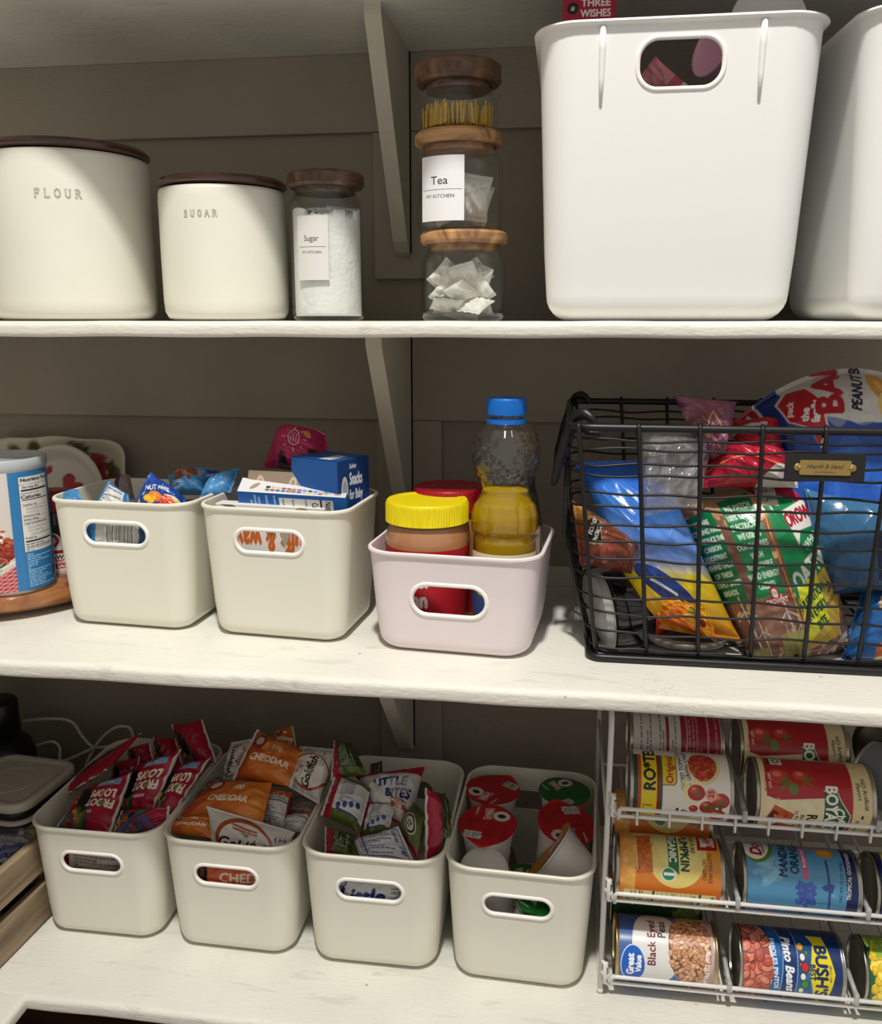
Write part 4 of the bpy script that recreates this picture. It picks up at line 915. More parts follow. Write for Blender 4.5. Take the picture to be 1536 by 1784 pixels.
cv.rect(30, 66, 110, 76, (160, 24, 34)); cv.text("LAWRY'S", 76, 56, 12, (20, 18, 20), bold=.8, sx=.9); cv.rect(20, 22, 120, 48, (190, 24, 36)); cv.text('SEASONED', 72, 41, 8, (240, 236, 232), bold=.6); cv.text('SALT', 76, 29, 8, (240, 236, 232), bold=.6); cv.text('NET WT 8 OZ (226g)', 70, 12, 5, (60, 60, 60), sx=.9)
zl = W(97, 1005, Y=1.01).z - zt; curved_label(t, sx_, sy_, r + .0003, radians(150), -.1, zl, zb2 - .016 - zl, cv)
# plates leaning on the wall
def plate(name, label, cx, cz, w, h, Y, lean, cv, shape, tilt=0, depth=.014):
    n = 96; rows = [1.0, .985, .96, .90, .84, .78, .72]; hh_ = [-.002, 0, -.0005, -.003, -.007, -.011, -.0125]
    img = cv.out(); A = np.linspace(0, 2 * pi, n, endpoint=False); R_ = shape(A)
    def surf(fs, off):
        X = np.array([f * R_ * np.cos(A) * w / 2 for f in fs]); Z = np.array([f * R_ * np.sin(A) * h / 2 for f in fs]); return X, Z
    fs = rows + list(np.linspace(.68, .01, 34)); dd = hh_ + [-.0125] * 34
    X, Z = surf(fs, 0); Yd = -np.array(dd)[:, None] * np.ones(n) * (depth / .014)
    U, V = X / w + .5, Z / h + .5; C = sample(img, U, V)
    mb = MB(); mb.grid(np.stack([X, Yd, Z], -1), linear=C.reshape(-1, 3), wu=True)
    X2, Z2 = surf([1.0, .9, .7, .01], 0); mb.grid(np.stack([X2, np.array([.0015, .007, .016, .016])[:, None] * np.ones(n) * (depth / .014), Z2], -1), (216, 212, 200), wu=True, flip=True)
    o = mb.obj(name, M_PLATE, None); o.location = (cx, Y, cz); o.rotation_euler = (-radians(lean), radians(tilt), 0); tag(o, label, 'plate'); return o
M_PLATE = mat('glazed_plate', attr=True, rough=.25)
def leaf(cv, x, y, l, w_, rot, col):
    cv.ell(x, y, l, w_, col, rot); cv.ell(x, y, l * .8, w_ * .6, tuple(int(k * 1.12) for k in col), rot); cv.line([(x - l * cos(radians(rot)), y - l * sin(radians(rot))), (x + l * cos(radians(rot)), y + l * sin(radians(rot)))], .9, (50, 54, 28))
cv = Cv(200, 150, (206, 202, 184))
for x, y, s in ((148, 110, 1.0), (162, 84, 1.0), (60, 110, .8)):
    for a in range(0, 360, 60): cv.ell(x + 9 * s * cos(radians(a)), y + 9 * s * sin(radians(a)), 9 * s, 7.5 * s, (158, 62, 66), a)
    cv.ell(x, y, 9 * s, 8 * s, (132, 36, 44)); cv.ell(x - 3, y + 3, 4 * s, 3 * s, (190, 100, 96))
for x, y, l, w_, r_ in ((44, 124, 15, 8, -40), (66, 128, 14, 7, 60), (128, 132, 14, 7, 150), (126, 100, 10, 5, 40), (172, 104, 14, 9, -50), (180, 54, 12, 8, 70), (100, 128, 11, 5, 20)): leaf(cv, x, y, l, w_, r_, (86, 84, 40))
def scal(A): 
    c, s = np.abs(np.cos(A)), np.abs(np.sin(A)); sq = (c ** 5 + s ** 5) ** (-.2); return sq * (1 + .022 * np.cos(8 * A)) * .93
pp = W(215, 790, Y=1.185); ztp = W(100, 753, Y=1.21).z
plate('platter', 'floral ceramic platter with scalloped edge leaning on the wall', pp.x - .118, ztp - .088, .238, .176, 1.198, 9, cv, scal)
cv = Cv(150, 180, (206, 202, 190))
def heart(x, y, s, col, rot=0):
    q = []
    for k in range(40):
        a = 2 * pi * k / 40; hx, hy = 16 * sin(a) ** 3, 13 * cos(a) - 5 * cos(2 * a) - 2 * cos(3 * a) - cos(4 * a); c_, s_ = cos(radians(rot)), sin(radians(rot)); q.append((x + s * (hx * c_ - hy * s_), y + s * (hx * s_ + hy * c_)))
    cv.poly(q, col)
for x, y, s, r_ in ((84, 128, 1.15, -14), (112, 92, .8, 20), (58, 96, .8, 0), (90, 66, .9, -10), (40, 130, .6, 20), (112, 132, .5, -60), (30, 80, .6, 10), (70, 40, .8, 0)): heart(x, y, s, (146, 24, 40), r_); heart(x, y, s * .82, (164, 34, 48), r_)
cv.blobs(10, 20, 100, 50, 120, 2, 4, [(190, 160, 60)])
hp = W(95, 770, Y=1.155)
plate('heart_plate', 'oval white plate with red hearts standing in front of the platter', hp.x - .014, hp.z - .095, .150, .190, 1.150, 10, cv, lambda A: np.ones_like(A), tilt=28)

# ------------------------------------------------------------ packets in the lower bins
def Q(*c): return [P(*k) for k in c]          # four corners BL BR TR TL, each (px, py, depth)
G_RED = 'red fruit cereal packets'
def cv_froot(w=120, h=90, text=True, strand=False):
    """crimson packet, rainbow arcs and ring cereal; the bird on the real packet is left out"""
    c = Cv(w, h, (158, 14, 44)); c.blobs(10, 0, 0, w, h, 6, 16, [(172, 20, 54), (140, 10, 38)], al=.35)
    cx, cy = w * .24, h * .30
    for r_, col in ((.42, (66, 40, 92)), (.37, (50, 84, 46)), (.32, (74, 118, 46)), (.27, (196, 96, 40)), (.22, (176, 36, 36)), (.17, (206, 176, 50))):
        c.ell(cx, cy, w * r_ * .8, h * r_ * 1.35, col, 20)
    c.ell(cx, cy, w * .09, h * .2, (158, 14, 44), 20); c.ell(w * .40, h * .52, w * .12, h * .28, (30, 20, 26), 15)
    c.blobs(16, 0, 0, w * .42, h * .36, 2, 5, [(60, 96, 44), (186, 168, 50), (44, 76, 110), (62, 110, 50)], al=.9)
    for k in range(10): c.line([(w * .02 + k * w * .04, 0), (w * .10 + k * w * .035, h * .22)], 2.2, random.Random(k).choice([(48, 84, 130), (70, 104, 150), (150, 26, 60), (60, 96, 50)]))
    if strand:
        for k in range(26): c.line([(w * .5, h * .9), (w * (k / 26), 0)], 2.4, random.Random(k).choice([(52, 76, 116), (70, 92, 130), (44, 62, 100), (150, 20, 56)]))
        c.ell(w * .5, h * .9, w * .14, h * .16, (56, 92, 44))
    if text:
        c.text('FROOT', w * .70, h * .44, h * .135, (236, 228, 214), rot=180, bold=1.0, sx=.9); c.text('LOOPS', w * .70, h * .62, h * .135, (236, 228, 214), rot=180, bold=1.3, sx=.9)
        for k, col in enumerate(((200, 120, 40), (90, 140, 50))): c.ell(w * (.70 + .05 * k), h * (.44 if k else .62), h * .045, h * .055, col)
        c.rect(w * .52, h * .78, w * .90, h * .90, (120, 158, 196)); c.fine(w * .54, h * .80, w * .88, h * .88, 1, (214, 226, 236)); c.fine(w * .55, h * .22, w * .8, h * .32, 1, (220, 190, 190))
    c.rect(0, 0, w * .045, h, (206, 200, 196)); c.rect(w * .955, 0, w, h, (206, 200, 196)); return c
def froot(label, q, T=.022, seed=0, **k): return packet('cereal_packet', label, 'packet', *q, T, cv_froot(**k), G_RED, 'h', None, seed, sf=.045)
def froot2(label, q, T=.022, seed=0, **k):   # the same print turned a quarter
    c = cv_froot(**k); img = np.rot90(c.out(), 1); return packet('cereal_packet', label, 'packet', *q, T, img.copy(), G_RED, 'v', None, seed, sf=.045)
froot('red cereal packet under the others, mostly hidden at the back of the bin', Q((190, 1378, 1.03), (236, 1374, 1.03), (244, 1318, 1.05), (198, 1326, 1.05)), seed=1, text=False)
froot('red cereal packet showing only its folded corner behind the middle packets', Q((228, 1338, 1.06), (268, 1330, 1.06), (262, 1292, 1.075), (222, 1304, 1.075)), seed=2, text=False)
froot('red cereal packet with a white left seal leaning on the rear rim', Q((272, 1342, 1.065), (322, 1346, 1.06), (306, 1286, 1.085), (267, 1283, 1.09)), seed=3, text=False)
froot('topmost red cereal packet sticking up past the bin back corner', Q((326, 1340, 1.07), (378, 1328, 1.06), (352, 1253, 1.09), (298, 1262, 1.095)), T=.026, seed=4, text=False)
froot2('red cereal packet seen edge on at the left of the heap', Q((103, 1394, .985), (186, 1342, .98), (247, 1276, 1.04), (136, 1352, 1.03)), T=.012, seed=5, text=False)
froot('red cereal packet in the middle of the heap with broad white right seal', Q((198, 1428, .975), (263, 1418, .955), (316, 1305, 1.005), (229, 1336, 1.02)), T=.024, seed=6)
froot('red cereal packet on the right of the heap against the bin wall', Q((262, 1438, .95), (296, 1428, .945), (368, 1319, 1.02), (297, 1338, 1.02)), T=.024, seed=7)
froot('red and blue striped cereal packet low at the front of the bin', Q((194, 1456, .925), (292, 1450, .925), (296, 1404, .945), (212, 1412, .95)), T=.014, seed=8, text=False, strand=True)
froot('red cereal packet lying nearest the front rim with upside down lettering', Q((98, 1440, .935), (192, 1455, .920), (230, 1345, .985), (144, 1378, .985)), T=.022, seed=9)
cv = Cv(110, 50, (168, 156, 146)); cv.rect(0, 0, 26, 50, (150, 16, 44)); cv.rect(24, 0, 30, 50, (206, 200, 196)); cv.rect(98, 0, 110, 50, (150, 16, 44)); cv.fine(34, 4, 96, 46, 12, (80, 60, 56))
packet('cereal_packet', 'red cereal packet with ingredients print behind the bin hand hole', 'packet', *Q((98, 1525, .91), (228, 1545, .91), (224, 1466, .92), (98, 1450, .92)), .012, cv, G_RED, 'h', None, 10)

G_FISH = 'orange and white cracker packets'
def cv_gold(w=120, h=90, flip=False):
    c = Cv(w, h, (202, 198, 192)); c.ell(w * .46, h * .46, w * .36, h * .50, (160, 74, 36)); c.ell(w * .47, h * .44, w * .32, h * .45, (212, 206, 198))
    c.poly([(w * .32, h * .84), (w * .62, h * .78), (w * .63, h * .68), (w * .33, h * .73)], (150, 40, 30)); c.text('PEPPERIDGE FARM', w * .475, h * .757, h * .045, (226, 206, 190), rot=-9, bold=.2, sx=.8); c.poly([(w * .42, h * .70), (w * .54, h * .68), (w * .5, h * .60)], (90, 34, 28))
    c.text('Goldfish', w * .46, h * .42, h * .22, (24, 18, 18), rot=-4, bold=1.3, shear=.25, sx=.80); c.ell(w * .60, h * .56, 2, 2, (190, 40, 36))
    c.rect(w * .84, h * .52, w * .94, h * .78, (40, 40, 40)); c.rect(w * .845, h * .53, w * .935, h * .77, (206, 202, 196)); c.text('130', w * .89, h * .70, h * .09, (30, 30, 30), bold=.4); c.fine(w * .85, h * .55, w * .93, h * .64, 2, (60, 60, 60)); c.fine(w * .60, h * .10, w * .92, h * .22, 2, (80, 80, 80))
    c.blobs(8, 0, 0, w, h, 6, 14, [(214, 210, 206), (186, 182, 176)], al=.25)
    return c
def cv_ched(w=120, h=90, white=True):
    c = Cv(w, h, (196, 92, 30)); c.grad(0, 0, w, h, (180, 66, 24), (206, 120, 44)); c.blobs(14, 0, 0, w, h, 6, 18, [(206, 116, 44), (170, 60, 22), (216, 140, 60)], al=.4)
    c.text('CHEDDAR', w * .55, h * .42, h * .14, (232, 216, 190), rot=0, bold=1.0, shear=.1, sx=.95); c.text('100', w * .62, h * .72, h * .12, (226, 206, 180), bold=.7)
    c.ell(w * .26, h * .74, w * .13, h * .16, (140, 50, 26)); c.ell(w * .26, h * .76, w * .08, h * .09, (206, 190, 176))
    if white: c.rect(0, 0, w * .05, h, (212, 206, 198)); c.rect(w * .95, 0, w, h, (212, 206, 198))
    return c
def cv_facts(w=70, h=90, top=(190, 80, 34)):
    c = Cv(w, h, (196, 192, 188)); c.rect(0, h * .80, w, h, top); c.blobs(6, 6, h * .84, w - 6, h * .94, 3, 4, [(214, 160, 60), (220, 190, 170)], asp=1); c.rect(4, h * .62, w - 4, h * .65, (20, 20, 24)); c.fine(6, 6, w - 6, h * .60, 10, (40, 40, 44)); c.fine(6, h * .67, w - 6, h * .78, 2, (40, 40, 44)); c.rect(0, 0, 4, h, (140, 50, 26)); c.rect(w - 4, 0, w, h, (140, 50, 26)); return c
def fish(label, q, cv, T=.022, seal='h', seed=0): return packet('cracker_packet', label, 'packet', *q, T, cv, G_FISH, seal, M_FILM2, seed, sf=.05)
cs = Cv(90, 60, (120, 114, 106)); 
for k in range(14): cs.line([(0, 4 * k + rng.uniform(0, 3)), (90, 4 * k + rng.uniform(0, 6))], 1.2, rng.choice([(176, 170, 162), (70, 64, 60), (150, 60, 40)]))
fish('silver back of a cracker packet standing against the left bin wall', Q((322, 1412, .985), (352, 1420, .97), (402, 1366, 1.03), (380, 1352, 1.04)), cs, .018, 'v', 31)
fish('silver back of a cracker packet under the big white packet', Q((494, 1422, .985), (548, 1424, .97), (560, 1392, 1.01), (498, 1392, 1.02)), cs, .014, 'h', 32)
img = np.rot90(cv_gold().out(), 1).copy()
fish('white cracker packet standing at the back left under the orange one', Q((384, 1372, 1.04), (424, 1366, 1.04), (446, 1286, 1.07), (402, 1294, 1.075)), img, .02, 'v', 33)
fish('dark orange cracker packet low at the right bin wall', Q((492, 1452, .945), (530, 1450, .94), (543, 1418, .965), (497, 1424, .97)), cv_facts(70, 60), .016, 'h', 34)
img = np.rot90(cv_gold().out(), 3).copy()
fish('white cracker packet with sideways lettering on the right of the heap', Q((498, 1368, 1.0), (556, 1402, .985), (588, 1306, 1.03), (522, 1300, 1.045)), img, .022, 'v', 35)
fish('orange cracker packet on top of the heap with long white left seal', Q((404, 1358, 1.0), (508, 1372, .985), (532, 1308, 1.03), (448, 1270, 1.05)), cv_ched(), .030, 'h', 36)
fish('small orange cracker packet tip poking up behind the top packet', Q((474, 1300, 1.06), (518, 1312, 1.06), (510, 1264, 1.08), (480, 1272, 1.08)), cv_ched(60, 50), .014, 'h', 37)
fish('silver nutrition side of a cracker packet in the middle of the heap', Q((452, 1436, .955), (498, 1446, .95), (510, 1382, .99), (470, 1374, .99)), cv_facts(), .020, 'v', 38)
fish('orange cracker packet at the front left below the large one', Q((288, 1452, .925), (372, 1462, .915), (372, 1420, .94), (308, 1426, .945)), cv_ched(), .018, 'h', 39)
fish('wide orange cheddar cracker packet behind the front white packet', Q((304, 1430, .945), (456, 1438, .93), (474, 1364, .985), (372, 1362, .995)), cv_ched(140, 80, False), .026, 'h', 40)
fish('white cracker packet standing upright at the front rim of the bin', Q((366, 1500, .912), (506, 1508, .908), (514, 1450, .925), (360, 1404, .935)), cv_gold(), .020, 'v', 41)
fish('orange cracker packet behind the hand hole of its bin', Q((330, 1545, .905), (462, 1556, .905), (462, 1492, .912), (332, 1484, .912)), (lambda c: (c.rect(0, 0, 30, 60, (120, 80, 50)), c.rect(26, 0, 32, 60, (30, 24, 24)), c)[-1])(Cv(120, 60, (190, 84, 40))).text('CHEDD', 88, 26, 15, (226, 206, 186), bold=1.0), .012, 'h', 42)

G_MUF = 'white, red and green muffin packets'
def cv_bar(w, h, kind):
    c = Cv(w, h, (204, 202, 200)); red, grn, blu = (160, 18, 50), (78, 92, 34), (30, 46, 110)
    if kind == 'bar':
        c.rect(0, 0, w * .06, h, (206, 204, 202)); c.rect(w * .06, 0, w * .24, h, red); c.rect(w * .24, h * .88, w, h, grn); c.rect(w * .24, 0, w, h * .16, grn)
        for k in range(9): c.line([(w * .34, h * (.52 + .04 * k)), (w * .66, h * (.58 + .04 * k))], 1.3, blu)
        c.fine(w * .36, h * .34, w * .86, h * .5, 3, blu)
        for k in range(4): c.ell(w * (.38 + .15 * k), h * (.25 + .06 * k), w * .055, h * .07, (40, 70, 130)); 
        c.rect(w * .34, h * .16, w * .9, h * .2, blu)
    elif kind == 'green':
        c.rect(0, 0, w * .06, h, (206, 204, 202)); c.rect(w * .06, 0, w * .34, h, red); c.rect(w * .34, 0, w, h, (44, 60, 30)); c.rect(w * .34, 0, w, h * .22, grn); c.fine(w * .4, h * .26, w * .86, h * .92, 7, (160, 166, 130), rot90=True, al=.7)
    elif kind == 'main':
        c.rect(0, h * .82, w, h, red); c.rect(0, 0, w, h * .05, red); c.text('LITTLE', w * .52, h * .62, h * .16, blu, rot=8, bold=2.0, shear=.3); c.text('BITES', w * .66, h * .42, h * .16, blu, rot=8, bold=2.0, shear=.3); c.text('Sara', w * .2, h * .68, h * .05, blu, bold=.3) if False else None
        c.poly([(w * .50, h * .32), (w * .86, h * .32), (w * .86, h * .12), (w * .50, h * .12)], (138, 30, 34)); c.text('CHOCOLATE', w * .68, h * .275, h * .05, (230, 214, 200), bold=.4); c.text('CHIP', w * .68, h * .215, h * .05, (230, 214, 200), bold=.4); c.text('MUFFINS', w * .68, h * .155, h * .05, (230, 214, 200), bold=.4)
        c.ell(w * .2, h * .35, w * .12, h * .2, (190, 188, 186)); c.blobs(8, 0, 0, w, h * .8, 6, 14, [(214, 212, 210), (184, 182, 180)], al=.3)
    elif kind == 'facts':
        c.rect(0, 0, w * .06, h, red); c.rect(w * .06, 0, w * .22, h, (70, 84, 40)); c.rect(w * .24, h * .06, w * .96, h * .94, blu); c.rect(w * .25, h * .08, w * .95, h * .92, (200, 200, 204)); c.fine(w * .28, h * .12, w * .80, h * .88, 10, blu); c.rect(w * .34, h * .1, w * .36, h * .9, blu)
        c.text('Calories', w * .88, h * .70, h * .08, blu, rot=-90, bold=.5); c.text('190', w * .90, h * .28, h * .10, blu, rot=-90, bold=.6)
    elif kind == 'badge':
        c.rect(0, 0, w, h, grn); c.rect(0, 0, w, h * .18, red); c.ell(w * .6, h * .55, w * .30, h * .24, (190, 190, 176)); c.ell(w * .6, h * .55, w * .26, h * .21, (40, 48, 24)); c.ell(w * .6, h * .55, w * .2, h * .16, (200, 198, 186)); c.text('12', w * .6, h * .55, h * .12, (30, 30, 26), rot=70, bold=.8)
    return c
def muf(label, q, kind, T=.020, seal='h', seed=0, w=90, h=90): return packet('muffin_packet', label, 'packet', *q, T, cv_bar(w, h, kind), G_MUF, seal, M_FILM2, seed, sf=.06)
muf('red and green muffin packet folded behind the central one', Q((640, 1380, 1.06), (668, 1384, 1.06), (665, 1325, 1.08), (645, 1330, 1.08)), 'green', .01, 'h', 51, 50, 60)
muf('muffin packet poking up at the back left corner of the bin', Q((576, 1360, 1.0), (640, 1350, 1.0), (612, 1294, 1.03), (582, 1290, 1.035)), 'green', .022, 'h', 52)
muf('muffin packet half buried in the middle of the heap', Q((622, 1466, .955), (676, 1450, .95), (690, 1398, .985), (640, 1396, .99)), 'bar', .016, 'h', 53)
muf('dark green muffin packet at the front left corner', Q((566, 1488, .915), (612, 1496, .91), (618, 1455, .935), (566, 1440, .95)), 'green', .014, 'h', 54)
muf('muffin packet with red seal and green folded foot on the left', Q((558, 1420, .96), (626, 1452, .945), (646, 1372, 1.0), (584, 1346, 1.005)), 'bar', .026, 'h', 55)
muf('large white muffin packet with red top seal in the centre', Q((652, 1408, .985), (716, 1450, .965), (740, 1336, 1.04), (618, 1352, 1.03)), 'main', .030, 'v', 56, 120, 110)
muf('green muffin packet with round number badge', Q((694, 1444, .96), (728, 1500, .915), (742, 1420, .95), (722, 1398, .99)), 'badge', .018, 'v', 57, 60, 90)
muf('upright muffin packet with white left seal at the right bin wall', Q((740, 1500, .918), (782, 1482, .945), (776, 1382, .985), (740, 1372, .955)), 'green', .026, 'h', 58, 90, 110)
muf('muffin packet with nutrition panel lying at the front rim', Q((604, 1494, .912), (724, 1508, .906), (694, 1440, .945), (598, 1474, .938)), 'facts', .018, 'h', 59, 110, 80)
cv = Cv(130, 60, (190, 188, 186)); cv.text('Little', 56, 26, 24, (30, 46, 110), rot=2, bold=2.2, shear=.3); cv.ell(16, 44, 16, 8, (40, 50, 90)); cv.ell(16, 44, 14, 6.5, (190, 188, 186)); cv.text('Nov 03', 110, 46, 5, (50, 50, 60), bold=.3); cv.fine(98, 30, 124, 40, 2, (50, 50, 60))
packet('muffin_packet', 'white muffin packet with blue script behind the bin hand hole', 'packet', *Q((570, 1585, .9), (720, 1592, .9), (720, 1518, .908), (570, 1512, .908)), .012, cv, G_MUF, 'h', M_FILM2, 60)

# ------------------------------------------------------------ chip snack cups
M_CUP = mat('white_cup_plastic', (222, 218, 212), .35, sss=.05)
def snack_cup(label, base, axis, lidcol, seed=0, flipseen=False, R=.0345, H=.062, spin=0):
    """short tapered cup; base = centre of the foil lid, axis = direction from the foot of the cup up to the lid"""
    t = thing('snack_cup', label, 'snack cup', base, Vector(axis).to_track_quat('Z', 'Y').to_euler(), 'round chip snack cups')
    w = lambda th, z: 1 + 0 * th
    m = MB(); r1 = R * .94; r0 = R * .72
    m.lathe([(.0005, -H), (r0 * .9, -H), (r0, -H + .004), (r0 * 1.03, -H + .012), (r1 * .97, -.006), (r1, -.003), (R * 1.0, -.0025), (R * 1.0, -.0008), (.0005, -.0008)], 48); m.obj('cup', M_CUP, t)
    cv = Cv(120, 120, lidcol); dk = tuple(int(k * .6) for k in lidcol); lt = (206, 196, 190)
    cv.bars(20, 14, 54, 34, True); cv.fine(60, 24, 84, 60, 7, dk, rot90=True); cv.fine(88, 20, 108, 64, 6, dk, rot90=True); cv.fine(20, 44, 54, 70, 5, dk); cv.ell(84, 88, 17, 15, (214, 208, 204)); cv.ell(84, 88, 9, 6, (36, 22, 22))
    cv.poly([(47, 72), (66, 76), (64, 90), (66, 108), (47, 104), (51, 88)], (206, 190, 180)); cv.poly([(49, 75), (64, 78), (62, 90), (64, 105), (49, 102), (53, 88)], (160, 26, 34)); cv.text('PRINGLES', 57, 90, 6.5, (236, 220, 214), rot=-90, bold=.5, sx=.62); cv.rect(30, 84, 34, 108, lt, .7)
    img = cv.out(); fr = np.linspace(1, .01, 40); A = np.linspace(0, 2 * pi, 72, endpoint=False)
    tab = 1.03 + .16 * np.exp(-((A - 4.71) / .25) ** 2)
    X = fr[:, None] * R * tab * np.cos(A); Y_ = fr[:, None] * R * tab * np.sin(A); sp = radians(spin)
    C = sample(img, np.clip(X / (2 * R * 1.04) + .5, 0, 1), np.clip(Y_ / (2 * R * 1.04) + .5, 0, 1)); C[np.hypot(X, Y_) > R * 1.04] = lin((206, 40, 30))
    m = MB(); Z = .0006 + .0007 * np.sin(3 * A + seed)[None] * fr[:, None] ** 4 + 0 * X
    c_, s_ = cos(sp), sin(sp); m.grid(np.stack([X * c_ - Y_ * s_, X * s_ + Y_ * c_, Z], -1), linear=C.reshape(-1, 3), wu=True); m.grid(np.stack([X * c_ - Y_ * s_, X * s_ + Y_ * c_, Z - .0004], -1)[[0, 8]], (200, 196, 190), wu=True, flip=True)
    m.obj('foil_lid', M_FOIL, t); return t
M_FOIL = mat('foil_lid_print', attr=True, rough=.3, bump=.2, bscale=80)
RED, GRN, YEL = (172, 24, 32), (30, 96, 36), (206, 140, 34)
snack_cup('red lidded snack cup at the back left of the bin', P(858, 1376, 1.055), (0, -.05, 1), RED, 1, spin=150)
snack_cup('red lidded snack cup standing in front of the rear red one', P(849, 1436, .975), (-.02, -.16, 1), RED, 2, R=.0345)
snack_cup('green lidded snack cup at the back right of the bin', P(983, 1380, 1.052), (.04, -.05, 1), GRN, 3, R=.032)
snack_cup('red lidded snack cup tilted under the fallen orange one', P(986, 1436, .985), (.20, -.22, 1), RED, 4, spin=160)
snack_cup('white upturned snack cup at the front left rim', P(846, 1554, .956), (.0, .50, -.85), RED, 5, R=.040)
snack_cup('orange lidded snack cup lying on its side at the front right', P(957, 1480, .950), (-.76, .18, .52), YEL, 6, R=.037, H=.050)
snack_cup('snack cup with yellow lid edge showing in the middle of the bin', P(878, 1512, 1.000), (.85, -.1, .35), YEL, 7, R=.030)
snack_cup('snack cup with dark red lid edge behind the yellow one', P(893, 1502, 1.03), (.9, .1, .35), (130, 20, 26), 8, R=.030)
snack_cup('green lidded snack cup deep at the front of the bin', P(912, 1545, .965), (.1, -.4, .9), GRN, 9, R=.030)
snack_cup('snack cup lying behind the hand hole with green lid edge', P(945, 1578, .93), (.35, -.1, .9), GRN, 10, R=.032)

# ------------------------------------------------------------ middle shelf: blue packets and cartons
G_BLU = 'blue snack packets in the middle shelf bin'
def cv_blue(w=90, h=70, kind='plain'):
    c = Cv(w, h, (72, 134, 186)); c.blobs(10, 0, 0, w, h, 6, 16, [(90, 150, 200), (56, 112, 164)], al=.4)
    if kind == 'facts': c.rect(w * .2, h * .1, w * .85, h * .9, (206, 206, 206)); c.fine(w * .24, h * .14, w * .8, h * .86, 6, (50, 60, 80)); 
    if kind == 'dark':
        c.rect(0, 0, w, h, (26, 62, 140)); c.blobs(10, 0, h * .2, w, h, 6, 14, [(34, 80, 170), (20, 46, 110)], al=.5); c.ell(w * .75, h * .2, w * .2, h * .3, (210, 206, 200)); c.blobs(14, w * .4, 0, w, h * .42, 3, 8, [(220, 160, 40), (206, 70, 36), (226, 120, 50)]); c.blobs(4, w * .1, h * .1, w * .4, h * .3, 4, 6, [(226, 170, 40)]); c.text('NUT FREE', w * .42, h * .62, h * .13, (206, 214, 226), rot=12, bold=.5, sx=.8); c.ell(w * .16, h * .44, 3, 3, (200, 210, 224))
    if kind == 'bar':
        c.rect(0, 0, w * .3, h, (60, 130, 190)); c.rect(w * .3, 0, w * .82, h, (196, 194, 192)); c.rect(w * .82, 0, w, h, (24, 70, 120)); c.bars(w * .42, h * .3, w * .76, h * .84, True); c.text('PASTRY', w * .52, h * .9, h * .08, (40, 40, 46), bold=.4); c.text('BEST BY', w * .62, h * .1, h * .08, (40, 40, 46), bold=.4)
    if kind == 'cereal': c.blobs(12, w * .3, h * .4, w * .8, h * .9, 4, 9, [(150, 96, 60), (186, 130, 90), (120, 60, 50)]); c.fine(w * .1, h * .1, w * .5, h * .35, 4, (190, 206, 220)); c.text('Krispies', w * .4, h * .7, h * .14, (190, 60, 60), rot=8, bold=.8, shear=.2) if False else c.line([(w * .2, h * .66), (w * .6, h * .8)], 5, (150, 40, 50))
    return c
def blu(label, q, kind='plain', T=.02, seal='h', seed=0): return packet('snack_packet', label, 'packet', *q, T, cv_blue(kind=kind), G_BLU, seal, M_FILM2, seed, sf=.08)
blu('long blue snack packet lying at the back right of the bin', Q((300, 862, .975), (362, 862, .975), (372, 816, 1.0), (292, 828, 1.0)), 'cereal', .026, 'h', 71)
blu('dark blue corner of a snack packet pointing right behind the bin', Q((352, 858, .99), (398, 850, .99), (396, 824, 1.0), (352, 814, 1.0)), 'dark', .014, 'h', 72)
blu('light blue snack packet end overhanging the bin right side', Q((345, 874, .955), (402, 858, .965), (418, 815, .985), (362, 836, .985)), 'plain', .018, 'h', 73)
packet('snack_packet', 'purple and grey packet tip behind the white and blue packets', 'packet', *Q((196, 868, .99), (236, 872, .99), (226, 828, 1.01), (203, 826, 1.01)), .012, (lambda c: (c.rect(20, 0, 50, 50, (130, 120, 112)), c)[-1])(Cv(50, 50, (70, 30, 90))), G_BLU, 'v', M_FILM, 74, sf=.08)
blu('blue packet corner at the front left of the bin', Q((108, 890, .925), (150, 892, .92), (136, 852, .945), (112, 858, .945)), 'plain', .012, 'h', 75)
blu('light blue packet with white back print standing at the front', Q((158, 896, .918), (226, 900, .916), (224, 862, .935), (190, 838, .945)), 'facts', .014, 'h', 76)
blu('bright dark blue packet with orange pieces at the front right', Q((222, 900, .915), (330, 896, .918), (322, 866, .945), (262, 822, .955)), 'dark', .022, 'h', 77)
blu('blue and silver packet with barcode behind the bin hand hole', Q((130, 972, .912), (272, 976, .912), (270, 900, .918), (130, 896, .918)), 'bar', .010, 'h', 78)

# second bin: cartons
pk = Cv(110, 90, (158, 20, 74)); pk.blobs(8, 0, 0, 110, 90, 8, 18, [(172, 26, 84), (136, 14, 62)], al=.4); pk.rect(0, 84, 110, 86, (206, 180, 190)); pk.poly([(74, 0), (110, 0), (110, 44), (84, 40)], (28, 22, 26)); pk.poly([(30, 0), (48, 0), (44, 22), (36, 26)], (30, 22, 28))
for a in range(0, 360, 45): pk.line([(58 + 18 * cos(radians(a)), 52 + 20 * sin(radians(a))), (58 + 23 * cos(radians(a)), 52 + 25 * sin(radians(a)))], 1.2, (220, 190, 200))
pk.ell(58, 54, 11, 16, (220, 190, 200)); pk.ell(58, 54, 9.8, 14.6, (158, 20, 74)); [pk.line([(52 + 5 * k, 44), (54 + 5 * k, 64)], 1, (220, 190, 200)) for k in range(3)]; pk.ell(82, 66, 6, 8, (186, 120, 70), 20); pk.fine(52, 4, 70, 20, 3, (40, 20, 34))
packet('foil_pouch', 'magenta foil pouch bent over behind the cartons', 'pouch', *Q((458, 815, 1.0), (580, 838, .985), (566, 752, 1.02), (486, 738, 1.03)), .034, pk, None, 'h', M_FILM2, 80, sf=.05, bend=.006)
